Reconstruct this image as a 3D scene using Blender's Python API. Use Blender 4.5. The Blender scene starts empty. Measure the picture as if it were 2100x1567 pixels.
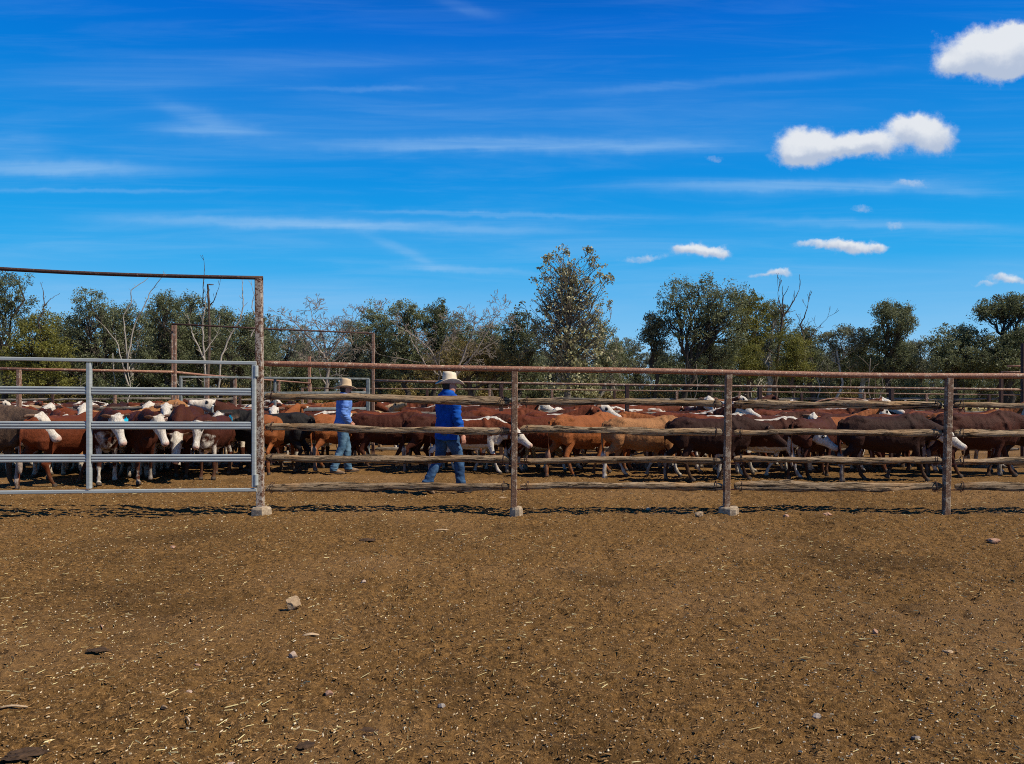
import bpy, math, random
import numpy as np
from mathutils import Vector, Matrix

random.seed(11)
RNG = np.random.default_rng(7)
SC = bpy.context.scene
COL = SC.collection

# ------------------------------------------------------------------ camera, sun, sky
F = 1560.0; PX0 = 1050.0; HOR = 810.0; CAMZ = 1.5
cam = bpy.data.objects.new('camera', bpy.data.cameras.new('camera'))
COL.objects.link(cam); SC.camera = cam
cam.location = (0, 0, CAMZ); cam.rotation_euler = (math.pi/2, 0, 0)
cam.data.sensor_width = 36; cam.data.lens = 36*F/2100
cam.data.shift_y = (HOR-783.5)/2100
cam.data.clip_start = 0.1; cam.data.clip_end = 6000

SUN = Vector((0.83, -0.30, 1.0)).normalized()
sl = bpy.data.lights.new('sun', 'SUN'); sl.energy = 5.0; sl.angle = math.radians(0.5)
sl.color = (1.0, 0.93, 0.79)
so = bpy.data.objects.new('sun', sl); COL.objects.link(so)
so.rotation_euler = SUN.to_track_quat('Z', 'Y').to_euler(); so.location = (20, -5, 30)

SC.view_settings.view_transform = 'Standard'; SC.view_settings.look = 'None'
SC.view_settings.exposure = 0.16; SC.view_settings.gamma = 1.0
SC.render.engine = 'CYCLES'
SC.cycles.use_denoising = False
SC.cycles.max_bounces = 6; SC.cycles.transparent_max_bounces = 8
SC.cycles.diffuse_bounces = 3
SC.cycles.filter_width = 1.0

class NT:
    """tiny helper for writing node graphs as expressions"""
    def __init__(s, tree):
        s.t = tree; s.n = tree.nodes; s.l = tree.links
    def new(s, typ, **kw):
        n = s.n.new(typ)
        for k, v in kw.items(): setattr(n, k, v)
        return n
    def put(s, sock, v):
        if isinstance(v, bpy.types.NodeSocket): s.l.new(v, sock)
        elif v is not None: sock.default_value = v
    def m(s, op, a, b=None, c=None, clamp=False):
        n = s.new('ShaderNodeMath', operation=op); n.use_clamp = clamp
        s.put(n.inputs[0], a)
        if b is not None: s.put(n.inputs[1], b)
        if c is not None: s.put(n.inputs[2], c)
        return n.outputs[0]
    def mix(s, f, a, b, typ='MIX'):
        n = s.new('ShaderNodeMix', data_type='RGBA', blend_type=typ)
        s.put(n.inputs[0], f); s.put(n.inputs[6], a); s.put(n.inputs[7], b)
        return n.outputs[2]
    def ramp(s, v, lo, hi, a=0.0, b=1.0, smooth=True):
        n = s.new('ShaderNodeMapRange'); n.interpolation_type = 'SMOOTHSTEP' if smooth else 'LINEAR'
        s.put(n.inputs[0], v); s.put(n.inputs[1], lo); s.put(n.inputs[2], hi); s.put(n.inputs[3], a); s.put(n.inputs[4], b)
        return n.outputs[0]
    def noise(s, vec, scale, detail=4, rough=0.55, out=0, dist=0.0):
        n = s.new('ShaderNodeTexNoise'); s.put(n.inputs['Vector'], vec)
        n.inputs['Scale'].default_value = scale; n.inputs['Detail'].default_value = detail
        n.inputs['Roughness'].default_value = rough; n.inputs['Distortion'].default_value = dist
        return n.outputs[out]
    def voro(s, vec, scale, out=0, feature='F1'):
        n = s.new('ShaderNodeTexVoronoi', feature=feature); s.put(n.inputs['Vector'], vec)
        n.inputs['Scale'].default_value = scale
        return n.outputs[out]
    def vscale(s, vec, xyz, off=None):
        n = s.new('ShaderNodeMapping'); s.put(n.inputs[0], vec); n.inputs[3].default_value = xyz
        if off is not None: s.put(n.inputs[1], off)
        return n.outputs[0]

# sky: Nishita, deepened like the polarised blue of the photo, unseen zenith darkened to cut blue fill, with cirrus and cumulus placed by direction
W = bpy.data.worlds.new('World'); SC.world = W; W.use_nodes = True
w = NT(W.node_tree); w.n.clear()
def cloud_group():
    g = bpy.data.node_groups.new('cloud_blob', 'ShaderNodeTree')
    for nm in ('u', 'v', 'cx', 'cy', 'irx', 'iry', 'rot'):
        g.interface.new_socket(nm, in_out='INPUT', socket_type='NodeSocketFloat')
    g.interface.new_socket('d', in_out='OUTPUT', socket_type='NodeSocketFloat')
    g.interface.new_socket('h', in_out='OUTPUT', socket_type='NodeSocketFloat')
    q = NT(g); i = q.new('NodeGroupInput').outputs; o = q.new('NodeGroupOutput')
    du = q.m('SUBTRACT', i[0], i[2]); dv = q.m('SUBTRACT', i[1], i[3])
    dv2 = q.m('SUBTRACT', dv, q.m('MULTIPLY', du, i[6]))
    a = q.m('MULTIPLY', du, i[4]); b = q.m('MULTIPLY', dv2, i[5])
    r2 = q.m('ADD', q.m('MULTIPLY', a, a), q.m('MULTIPLY', b, b))
    d = q.m('DIVIDE', 1.0, q.m('ADD', 1.0, q.m('MULTIPLY', r2, r2)))
    q.l.new(d, o.inputs[0]); q.l.new(q.m('MULTIPLY', b, d), o.inputs[1])
    return g
CG = cloud_group()
tc = w.new('ShaderNodeTexCoord')
sep = w.new('ShaderNodeSeparateXYZ'); w.l.new(tc.outputs['Generated'], sep.inputs[0])
yy = w.m('MAXIMUM', sep.outputs[1], 0.05)
U = w.m('DIVIDE', sep.outputs[0], yy); V = w.m('DIVIDE', sep.outputs[2], yy)
front = w.ramp(sep.outputs[1], 0.05, 0.3)
cmb = w.new('ShaderNodeCombineXYZ'); w.l.new(U, cmb.inputs[0]); w.l.new(V, cmb.inputs[1]); UV = cmb.outputs[0]
nz = w.noise(UV, 26, 8, 0.62, out=1)
vs = w.new('ShaderNodeVectorMath', operation='SUBTRACT'); w.l.new(nz, vs.inputs[0]); vs.inputs[1].default_value = (.5, .5, .5)
def warped(amt):
    k = w.new('ShaderNodeVectorMath', operation='SCALE'); w.l.new(vs.outputs[0], k.inputs[0]); k.inputs['Scale'].default_value = amt
    a = w.new('ShaderNodeVectorMath', operation='ADD'); w.l.new(UV, a.inputs[0]); w.l.new(k.outputs[0], a.inputs[1])
    s = w.new('ShaderNodeSeparateXYZ'); w.l.new(a.outputs[0], s.inputs[0]); return s.outputs[0], s.outputs[1]
def blob(u, v, cx, cy, rx, ry, rot=0.0):
    n = w.new('ShaderNodeGroup'); n.node_tree = CG
    w.l.new(u, n.inputs[0]); w.l.new(v, n.inputs[1])
    n.inputs[2].default_value = (cx-PX0)/F; n.inputs[3].default_value = (HOR-cy)/F
    n.inputs[4].default_value = F/rx; n.inputs[5].default_value = F/ry; n.inputs[6].default_value = rot
    return n.outputs
# cumulus puffs: (cx, cy, rx, ry, weight)
cu, cv = warped(0.028)
puffs = [(2010, 110, 78, 38, 1), (2075, 95, 60, 36, 1), (2060, 140, 42, 22, .8), (1950, 135, 34, 18, .6),(2085,75,40,22,.8),
         (1650, 298, 54, 36, 1), (1720, 300, 56, 22, .8), (1790, 292, 48, 24, .9), (1865, 262, 36, 24, 1), (1915, 280, 40, 34, 1), (1630,322,30,14,.6),
         (1415, 508, 32, 12, .9), (1465, 517, 32, 11, .85), (1305, 530, 36, 7, .45), (1350, 528, 26, 7, .3),
         (1680, 502, 48, 11, .7), (1745, 510, 34, 14, .9), (1800, 508, 24, 9, .7), (1870, 378, 42, 10, .5), (1840, 465, 32, 11, .42),
         (1768, 427, 26, 9, .4), (1600, 560, 26, 9, .75), (1560, 567, 32, 6, .45), (2065, 572, 36, 10, .75), (2020, 586, 24, 5, .45), (1470, 325, 24, 7, .4)]
dsum = hsum = None
for cx, cy, rx, ry, wt in puffs:
    o = blob(cu, cv, cx, cy, rx, ry)
    d = w.m('MULTIPLY', o[0], wt); h = w.m('MULTIPLY', o[1], wt)
    dsum = d if dsum is None else w.m('ADD', dsum, d); hsum = h if hsum is None else w.m('ADD', hsum, h)
fine = w.noise(UV, 55, 10, 0.68)
dens = w.m('ADD', dsum, w.m('MULTIPLY', w.m('SUBTRACT', fine, 0.5), 0.85))
cum = w.ramp(dens, 0.24, 0.95)
lit = w.ramp(w.m('ADD', w.m('ADD', hsum, w.m('MULTIPLY', dsum, 0.30)), w.m('MULTIPLY', w.m('SUBTRACT', w.noise(UV, 38, 4), 0.5), 1.1)), -0.35, 0.75)
# cirrus veils
ci = [(100, 345, 190, 14, 0, .62), (30, 300, 80, 26, 0, .25), (450, 270, 105, 12, -.02, .42), (400, 235, 70, 16, -.25, .28), (1000, 296, 300, 13, 0, .5), (1330, 303, 200, 9, .02, .22),
      (1620, 381, 290, 11, .01, .42), (1900, 388, 130, 10, -.05, .3), (560, 456, 260, 10, -.02, .45), (1000, 440, 230, 5, -.02, .42), (880, 468, 240, 8, -.03, .32),
      (820, 512, 70, 10, -.45, .36), (960, 553, 150, 6, -.06, .36), (1800, 460, 260, 9, -.03, .34), (200, 391, 250, 4, 0, .25), (740, 182, 130, 5, 0, .25),
      (1480, 168, 320, 9, .08, .2), (1150, 250, 900, 60, 0, .10), (400, 150, 500, 30, .05, .12), (950, 15, 60, 12, -.3, .12), (700, 500, 900, 40, 0, .18), (1700, 560, 500, 40, 0, .18), (450, 620, 700, 36, 0, .3)]
uu, vv = warped(0.012)
cs = None
streak = w.noise(w.vscale(UV, (3.0, 42, 1)), 1.0, 6, 0.62, dist=0.6)
for cx, cy, rx, ry, rot, wt in ci:
    o = blob(uu, vv, cx, cy, rx, ry, rot)
    d = w.m('MULTIPLY', o[0], wt); cs = d if cs is None else w.m('ADD', cs, d)
cir = w.m('MULTIPLY', cs, w.ramp(streak, 0.2, 0.75, 0.35, 1.15), clamp=True)
haze_s = w.m('MULTIPLY', w.ramp(streak, 0.42, 0.85), w.ramp(V, 0.0, 0.5, 0.17, 0.07))
veil = w.m('MULTIPLY', w.m('ADD', w.m('MULTIPLY', cir, 0.80), haze_s), front, clamp=True)
sky = w.new('ShaderNodeTexSky', sky_type='NISHITA'); sky.sun_disc = False
sky.sun_elevation = math.asin(SUN.z); sky.sun_rotation = math.atan2(SUN.x, SUN.y)
sky.altitude = 200; sky.air_density = 1.0; sky.dust_density = 0.25; sky.ozone_density = 3.0
hs = w.new('ShaderNodeHueSaturation'); hs.inputs['Hue'].default_value = 0.497; hs.inputs['Saturation'].default_value = 1.32; hs.inputs['Value'].default_value = 1.0
w.l.new(sky.outputs[0], hs.inputs['Color'])
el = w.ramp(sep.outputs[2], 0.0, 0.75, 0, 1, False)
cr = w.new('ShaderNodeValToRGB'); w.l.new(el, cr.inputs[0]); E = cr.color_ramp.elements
E[0].position = 0.0; E[0].color = (4.8, 7.0, 9.2, 1); E[1].position = 1.0; E[1].color = (0.01, 0.25, 1.7, 1)  # top of the ramp is out of view, darkened to weaken blue ambient light
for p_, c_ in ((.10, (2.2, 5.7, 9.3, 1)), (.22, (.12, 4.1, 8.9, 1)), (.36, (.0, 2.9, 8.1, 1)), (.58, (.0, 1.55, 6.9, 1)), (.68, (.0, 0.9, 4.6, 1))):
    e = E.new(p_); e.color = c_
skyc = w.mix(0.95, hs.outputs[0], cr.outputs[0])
c1 = w.mix(veil, skyc, (3.6, 6.1, 9.1, 1))
cc = w.mix(lit, (4.9, 5.7, 7.2, 1), (8.3, 8.6, 9.0, 1))
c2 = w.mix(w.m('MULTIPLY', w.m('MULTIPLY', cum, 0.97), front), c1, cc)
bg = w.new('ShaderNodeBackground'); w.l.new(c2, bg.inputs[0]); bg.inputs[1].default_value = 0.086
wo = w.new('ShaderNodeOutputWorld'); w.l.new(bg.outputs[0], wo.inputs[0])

# ------------------------------------------------------------------ helpers
def at(px, py, Y):
    return Vector(((px-PX0)*Y/F, Y, CAMZ+(HOR-py)*Y/F))
def gy(py):                                   # distance of a ground point seen at row py
    return F*CAMZ/(py-HOR)
def tag(o, label=None, cat=None, group=None, kind=None):
    if label: o['label'] = label
    if cat: o['category'] = cat
    if group: o['group'] = group
    if kind: o['kind'] = kind
    return o
def empty(name, loc, rz=0.0):
    o = bpy.data.objects.new(name, None); COL.objects.link(o)
    o.location = loc; o.rotation_euler = (0, 0, rz); o.empty_display_size = 0.2
    return o
def npmesh(name, v, f, smooth=True):
    """v (n,3) array, f (m,k) int array of equal-size faces or list of lists"""
    me = bpy.data.meshes.new(name)
    if isinstance(f, np.ndarray):
        k = f.shape[1]; m = f.shape[0]
        me.vertices.add(len(v)); me.vertices.foreach_set('co', np.asarray(v, np.float32).ravel())
        me.loops.add(m*k); me.loops.foreach_set('vertex_index', f.astype(np.int32).ravel())
        me.polygons.add(m); me.polygons.foreach_set('loop_start', np.arange(0, m*k, k, dtype=np.int32))
        me.update(calc_edges=True)
    else:
        me.from_pydata([tuple(x) for x in v], [], f); me.update()
    if smooth: me.polygons.foreach_set('use_smooth', [True]*len(me.polygons))
    return me
class MB:
    def __init__(s): s.v = []; s.f = []; s.n = 0
    def add(s, v, f):
        s.v.append(np.asarray(v, float)); s.f += [tuple(i+s.n for i in q) for q in f]; s.n += len(v)
    def tube(s, P, R, n=6, ref=None, R2=None, cap=True):
        P = np.asarray(P, float); k = len(P)
        R = np.broadcast_to(np.asarray(R, float), (k,)); R2 = R if R2 is None else np.broadcast_to(np.asarray(R2, float), (k,))
        T = np.gradient(P, axis=0); T /= np.linalg.norm(T, axis=1)[:, None]+1e-9
        if ref is None:
            d = P[-1]-P[0]; ref = (0, 0, 1) if abs(d[2]) < 0.8*np.linalg.norm(d) else (1, 0.01, 0)
        S = np.cross(T, np.broadcast_to(np.asarray(ref, float), T.shape)); S /= np.linalg.norm(S, axis=1)[:, None]+1e-9
        Uu = np.cross(S, T)
        a = np.arange(n)*2*math.pi/n
        ca, sa = np.cos(a), np.sin(a)
        V_ = P[:, None, :]+S[:, None, :]*(R[:, None]*ca)[..., None]+Uu[:, None, :]*(R2[:, None]*sa)[..., None]
        V_ = V_.reshape(-1, 3); fs = []
        for i in range(k-1):
            for j in range(n):
                j2 = (j+1) % n
                fs.append((i*n+j, i*n+j2, (i+1)*n+j2, (i+1)*n+j))
        if cap:
            fs.append(tuple(range(n-1, -1, -1))); fs.append(tuple((k-1)*n+j for j in range(n)))
        s.add(V_, fs)
    def box(s, c, sx, sy, sz, rot=None, bev=0.0):
        hx, hy, hz = sx/2, sy/2, sz/2
        if bev > 0:
            pr = [(-hx+bev, -hy), (hx-bev, -hy), (hx, -hy+bev), (hx, hy-bev), (hx-bev, hy), (-hx+bev, hy), (-hx, hy-bev), (-hx, -hy+bev)]
        else: pr = [(-hx, -hy), (hx, -hy), (hx, hy), (-hx, hy)]
        n = len(pr)
        v = np.array([(x, y, -hz) for x, y in pr]+[(x, y, hz) for x, y in pr], float)
        if rot is not None: v = v @ np.array(rot.to_3x3()).T
        v += np.array(c)
        f = [(j, (j+1) % n, n+(j+1) % n, n+j) for j in range(n)]+[tuple(range(n-1, -1, -1)), tuple(range(n, 2*n))]
        s.add(v, f)
    def mesh(s, name, smooth=True):
        v = np.concatenate(s.v) if s.v else np.zeros((0, 3))
        return npmesh(name, v, s.f, smooth)
    def build(s, name, mat, parent=None, loc=None, smooth=True, sharp=None):
        v = np.concatenate(s.v)
        if parent is not None: v = v-np.array(wloc(parent))
        elif loc is not None: v = v-np.array(loc)
        me = npmesh(name, v, s.f, smooth)
        me.materials.append(mat)
        o = bpy.data.objects.new(name, me); COL.objects.link(o)
        if parent is not None: o.parent = parent
        elif loc is not None: o.location = loc
        if sharp:
            me.set_sharp_from_angle(angle=math.radians(sharp))
        return o
def wloc(o):
    l = Vector(o.location)
    while o.parent is not None:
        o = o.parent; l = l+Vector(o.location)
    return l
def _hash(ix, iy, iz, seed):
    h = (ix.astype(np.int64)*374761393+iy.astype(np.int64)*668265263+iz.astype(np.int64)*2147483647+seed*974711) & 0xffffffff
    h = ((h ^ (h >> 13))*1274126177) & 0xffffffff
    h = (h ^ (h >> 16)) & 0xffffffff
    h = (h*2246822519) & 0xffffffff
    return ((h ^ (h >> 15)) & 0xffffff)/float(0xffffff)
def vnoise(P, freq, seed=0):
    P = np.asarray(P, float)*np.asarray(freq, float)
    I = np.floor(P); f = P-I; f = f*f*(3-2*f); I = I.astype(np.int64)
    r = 0
    for dx in (0, 1):
        for dy in (0, 1):
            for dz in (0, 1):
                wt = (f[:, 0] if dx else 1-f[:, 0])*(f[:, 1] if dy else 1-f[:, 1])*(f[:, 2] if dz else 1-f[:, 2])
                r = r+wt*_hash(I[:, 0]+dx, I[:, 1]+dy, I[:, 2]+dz, seed)
    return r*2-1
def fbm(P, freq, oct=4, seed=0, gain=0.5):
    r = 0; a = 1.0; fr = np.asarray(freq, float)
    for k in range(oct):
        r = r+a*vnoise(P, fr, seed+k*17); a *= gain; fr = fr*2.03
    return r

# ------------------------------------------------------------------ materials
def mat(name, rough=0.8, spec=0.25):
    m = bpy.data.materials.new(name); m.use_nodes = True
    q = NT(m.node_tree); b = q.n['Principled BSDF']
    b.inputs['Roughness'].default_value = rough; b.inputs['Specular IOR Level'].default_value = spec
    q.b = b; q.tc = q.new('ShaderNodeTexCoord'); q.obj = q.tc.outputs['Object']
    q.geo = q.new('ShaderNodeNewGeometry'); q.pos = q.geo.outputs['Position']
    return m, q
def bump(q, h, strength, dist):
    n = q.new('ShaderNodeBump'); n.inputs['Strength'].default_value = strength; n.inputs['Distance'].default_value = dist
    q.put(n.inputs['Height'], h); q.l.new(n.outputs[0], q.b.inputs['Normal'])
def c4(c): return (c[0], c[1], c[2], 1)

def ground_mat():
    m, q = mat('yard_dirt', 0.95, 0.1); P = q.pos
    n1 = q.noise(P, 1.3, 5, 0.6); n2 = q.noise(P, 26, 6, 0.72); n3 = q.noise(P, 95, 4, 0.7)
    c = q.mix(q.ramp(n2, 0.3, 0.72), c4((.046, .024, .008)), c4((.335, .174, .056)))
    c = q.mix(q.ramp(n1, 0.35, 0.7, 0, 0.5), c, c4((.195, .103, .034)))
    c = q.mix(q.ramp(n3, 0.56, 0.72, 0, .85), c, c4((.42, .25, .10)))
    c = q.mix(q.ramp(q.noise(P, .45, 4, .6), .50, .66, 0, .6), c, c4((.070, .038, .013)))
    c = q.mix(q.ramp(q.noise(P, .33, 3, .55), .50, .36, 0, .35), c, c4((.32, .18, .078)))
    c = q.mix(q.ramp(q.noise(P, 7.0, 3, .6), .62, .72, 0, .7), c, c4((.040, .021, .009)))
    c = q.mix(q.ramp(n3, 0.42, 0.32, 0, .85), c, c4((.032, .018, .009)))
    st = q.voro(q.vscale(P, (34, 60, 20)), 1.0)
    c = q.mix(q.ramp(st, 0.16, 0.10, 0, .7), c, c4((.42, .32, .17)))
    # dry yellow grass beyond the yards
    s = q.new('ShaderNodeSeparateXYZ'); q.l.new(P, s.inputs[0])
    edge = q.m('ADD', s.outputs[1], q.m('MULTIPLY', q.m('SUBTRACT', q.noise(P, 0.25, 4), 0.5), 10.0))
    g = q.mix(q.noise(P, 3.0, 6, 0.7), c4((.22, .155, .06)), c4((.52, .40, .17)))
    g = q.mix(q.ramp(q.noise(P, 0.12, 4), .5, .7, 0, .5), g, c4((.12, .10, .05)))
    c = q.mix(q.ramp(edge, 33, 37), c, g)
    q.l.new(c, q.b.inputs['Base Color'])
    h = q.m('ADD', q.m('MULTIPLY', n2, 1.0), q.m('MULTIPLY', n3, 0.45))
    bump(q, h, 1.0, 0.035)
    return m
def rust_mat(name, base, paint, amt, dark=(.045, .018, .012)):
    m, q = mat(name, 0.72, 0.3)
    oi = q.new('ShaderNodeObjectInfo')
    P = q.pos
    n1 = q.noise(P, 14, 6, 0.78); n2 = q.noise(P, 60, 4, 0.7)
    c = q.mix(q.ramp(n2, .3, .7), c4(dark), c4(base))
    c = q.mix(q.ramp(q.m('ADD', n1, q.m('MULTIPLY', n2, .35)), 1.0-amt, 1.08-amt, 0, 0.9), c, c4(paint))
    q.l.new(c, q.b.inputs['Base Color']); bump(q, n2, 0.5, 0.004)
    return m
def wood_mat(name, light, mid, dark):
    m, q = mat(name, 0.88, 0.15); P = q.obj
    oi = q.new('ShaderNodeObjectInfo')
    off = q.new('ShaderNodeCombineXYZ'); q.l.new(q.m('MULTIPLY', oi.outputs['Random'], 30), off.inputs[0]); q.l.new(q.m('MULTIPLY', oi.outputs['Random'], 17), off.inputs[2])
    g = q.noise(q.vscale(P, (4.5, 75, 75), off.outputs[0]), 1.0, 8, 0.72, dist=0.9)
    k = q.noise(q.vscale(P, (2.0, 34, 34), off.outputs[0]), 1.0, 5, 0.65, dist=1.5)
    c = q.mix(q.ramp(g, 0.36, 0.62), c4(mid), c4(light))
    c = q.mix(q.ramp(q.noise(P, 2.0, 3), .45, .7, 0, .6), c, c4((light[0]*1.0, light[1]*.78, light[2]*.55)))
    c = q.mix(q.ramp(k, 0.46, 0.40), c, c4(dark))
    c = q.mix(q.ramp(oi.outputs['Random'], 0, 1, 0, .35), c, c4(mid))
    q.l.new(c, q.b.inputs['Base Color'])
    bump(q, q.m('ADD', g, q.m('MULTIPLY', q.ramp(k, .36, .5), 1.2)), 1.0, 0.012)
    return m
def galv_mat():
    m, q = mat('galvanised_steel', 0.42, 0.5); P = q.obj
    n = q.noise(q.vscale(P, (3, 3, 30)), 1.0, 4); n2 = q.voro(P, 55, 1)
    c = q.mix(n, c4((.24, .25, .24)), c4((.50, .52, .49)))
    c = q.mix(q.ramp(q.noise(P, 8, 5, .7), .62, .78, 0, .7), c, c4((.50, .50, .46)))
    c = q.mix(q.ramp(q.noise(P, 5, 6, .75), .66, .76, 0, .6), c, c4((.22, .12, .06)))
    q.l.new(c, q.b.inputs['Base Color']); q.b.inputs['Metallic'].default_value = 0.12
    q.l.new(q.ramp(n, .3, .7, .35, .6), q.b.inputs['Roughness'])
    return m
def concrete_mat(name='concrete', a=(.22, .155, .10), b=(.48, .37, .25)):
    m, q = mat(name, 0.9, 0.2); P = q.pos
    n = q.noise(P, 18, 6, 0.7)
    q.l.new(q.mix(q.ramp(n, .3, .7), c4(a), c4(b)), q.b.inputs['Base Color']); bump(q, n, .8, .01)
    return m
def flat_mat(name, col, rough=0.8, var=0.25, scale=40, bmp=0.0, spec=0.25):
    m, q = mat(name, rough, spec); n = q.noise(q.obj, scale, 4, .65)
    lo = tuple(x*(1-var) for x in col); hi = tuple(min(1, x*(1+var)) for x in col)
    q.l.new(q.mix(q.ramp(n, .3, .7), c4(lo), c4(hi)), q.b.inputs['Base Color'])
    if bmp: bump(q, n, .7, bmp)
    return m
def attr_mat(name, lo, hi, rough=.85, trans=0.0, spec=.2):
    """base colour mixed by the per-piece colour attribute 'tint' (natural leaf-to-leaf variety)"""
    m, q = mat(name, rough, spec)
    a = q.new('ShaderNodeAttribute'); a.attribute_name = 'tint'
    oi = q.new('ShaderNodeObjectInfo')
    c = q.mix(a.outputs['Fac'], c4(lo), c4(hi))
    c = q.mix(q.m('MULTIPLY', oi.outputs['Random'], .25), c, c4(tuple(x*.65 for x in lo)))
    q.l.new(c, q.b.inputs['Base Color'])
    if trans:
        t = q.new('ShaderNodeBsdfTranslucent'); q.l.new(c, t.inputs[0])
        mx = q.new('ShaderNodeMixShader'); mx.inputs[0].default_value = trans
        q.l.new(q.b.outputs[0], mx.inputs[1]); q.l.new(t.outputs[0], mx.inputs[2])
        q.l.new(mx.outputs[0], q.n['Material Output'].inputs[0])
    return m
def set_tint(me, vals):
    a = me.attributes.new('tint', 'FLOAT', 'POINT'); a.data.foreach_set('value', np.asarray(vals, np.float32))

M = {}
M['ground'] = ground_mat()
M['post'] = rust_mat('rusty_painted_post', (.25, .132, .072), (.42, .32, .22), .32, (.10, .052, .032))
M['post_tall'] = rust_mat('rusty_white_post', (.22, .105, .055), (.42, .35, .28), .36)
M['pipe'] = rust_mat('rusty_pipe', (.40, .20, .115), (.56, .43, .30), .27, (.16, .06, .04))
M['pipe_light'] = rust_mat('sunbleached_pipe', (.25, .135, .085), (.46, .36, .27), .30, (.16, .08, .05))
M['pipe_dark'] = rust_mat('dark_brown_pipe', (.085, .040, .028), (.20, .11, .08), .25, (.03, .015, .012))
M['wood'] = wood_mat('weathered_timber', (.47, .33, .20), (.17, .112, .065), (.016, .011, .008))
M['wood_far'] = wood_mat('grey_timber', (.36, .31, .25), (.20, .165, .13), (.05, .04, .03))
M['galv'] = galv_mat()
M['galv_dull'] = flat_mat('dull_grey_steel', (.17, .18, .17), .6, .3, 12)
M['concrete'] = concrete_mat()
M['wire'] = flat_mat('rusty_wire', (.05, .025, .018), .7)
M['bracket'] = flat_mat('red_rust_bracket', (.20, .07, .045), .75, .4, 30)

# ------------------------------------------------------------------ ground
def axis(dense_lo, dense_hi, step, lo, hi, grow=1.16):
    a = list(np.arange(dense_lo, dense_hi, step)); s = step; x = a[-1]
    while x < hi: s *= grow; x += s; a.append(x)
    s = step; x = a[0]; pre = []
    while x > lo: s *= grow; x -= s; pre.append(x)
    return np.array(pre[::-1]+a)
xs = axis(-7.4, 7.4, 0.021, -900, 900); ys = axis(2.5, 11.5, 0.019, -200, 2500)
GX, GY = np.meshgrid(xs, ys); Pg = np.stack([GX.ravel(), GY.ravel(), np.zeros(GX.size)], 1)
def ground_z(P):
    P = np.asarray(P, float).copy(); P[:, 2] = 0
    far = np.clip((40-np.abs(P[:, 1]))/20, 0, 1)*np.clip((30-np.abs(P[:, 0]))/12, 0, 1)
    z = 0.022*fbm(P, 0.8, 2, 3)*far
    return z, far
zg, farg = ground_z(Pg)
dm = (np.abs(Pg[:, 0]) < 9.5) & (Pg[:, 1] > 2) & (Pg[:, 1] < 15)
Q = Pg[dm]
f1 = fbm(Q, 9, 3, 5); f2 = np.abs(fbm(Q, 21, 2, 9)); f3 = fbm(Q, 3.2, 2, 31)
pock = np.clip(vnoise(Q, 5.5, 77)-.38, 0, 1)+.5*np.clip(vnoise(Q, 11, 78)-.5, 0, 1)
zg[dm] += 0.013*f1-0.024*f2+0.008*f3-0.05*pock
Pg[:, 2] = zg
nx, ny = len(xs), len(ys)
ii = (np.arange(ny-1)[:, None]*nx+np.arange(nx-1)[None, :]).ravel()
gf = np.stack([ii, ii+1, ii+1+nx, ii+nx], 1)
gme = npmesh('ground', Pg, gf); gme.materials.append(M['ground'])
tag(bpy.data.objects.new('ground', gme), kind='structure'); COL.objects.link(bpy.data.objects['ground'])

def scatter_xy(n, ymin, ymax, power=1.0):
    """random points on the ground inside what the yard photo covers, with margin"""
    y = ymin+(ymax-ymin)*RNG.random(n)**power
    x = (RNG.random(n)*2-1)*(y*0.74+0.6)
    return x, y
def gz_at(x, y):
    j = np.clip(np.searchsorted(xs, x), 1, nx-1); i = np.clip(np.searchsorted(ys, y), 1, ny-1)
    return Pg[:, 2].reshape(ny, nx)[i, j]
def bits(name, n, ymin, ymax, L, Wd, H, material, label, cat, power=1.0, lift=.35, clump=None):
    x, y = scatter_xy(n, ymin, ymax, power)
    if clump is not None:
        k = vnoise(np.stack([x, y, x*0], 1), clump, 5) > RNG.random(n)*1.7-1.0; x, y = x[k], y[k]; n = len(x)
    z = gz_at(x, y)
    l = L[0]+(L[1]-L[0])*RNG.random(n)**3; wd = Wd[0]+(Wd[1]-Wd[0])*RNG.random(n); h = H[0]+(H[1]-H[0])*RNG.random(n)
    a = RNG.random(n)*2*math.pi
    base = np.array([(-1, -.5, 0), (1, -.5, 0), (1, .5, 0), (-1, .5, 0), (-.8, 0, 1), (.8, 0, 1)])
    v = np.repeat(base[None], n, 0)+RNG.normal(0, .16, (n, 6, 3))*np.array([.5, .35, .3])
    v = v*np.stack([l/2, wd, h], 1)[:, None, :]
    v[:, :, 2] += v[:, :, 0]*RNG.normal(0, .18, n)[:, None]
    c, s = np.cos(a)[:, None], np.sin(a)[:, None]
    X = v[:, :, 0]*c-v[:, :, 1]*s; Y_ = v[:, :, 0]*s+v[:, :, 1]*c
    v = np.stack([X+x[:, None], Y_+y[:, None], v[:, :, 2]+(z-h*(1-lift)*.5)[:, None]], 2).reshape(-1, 3)
    b = (np.arange(n)*6)[:, None, None]
    f = (np.array([(0, 1, 5, 4), (2, 3, 4, 5), (3, 2, 1, 0)])[None]+b).reshape(-1, 4)
    t = (np.array([(1, 2, 5, 5), (3, 0, 4, 4)])[None]+b).reshape(-1, 4)[:, :3]
    me = npmesh(name, v, f.tolist()+t.tolist(), smooth=False)
    set_tint(me, np.repeat(RNG.random(n), 6)); me.materials.append(material)
    o = bpy.data.objects.new(name, me); COL.objects.link(o)
    tag(o, label, cat, kind='stuff'); return o
M['straw'] = attr_mat('straw', (.34, .24, .10), (.80, .67, .34))
M['pebble'] = attr_mat('pebbles', (.34, .23, .12), (.78, .66, .46))
M['clod'] = attr_mat('dry_dung', (.11, .058, .020), (.36, .20, .075))
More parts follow.
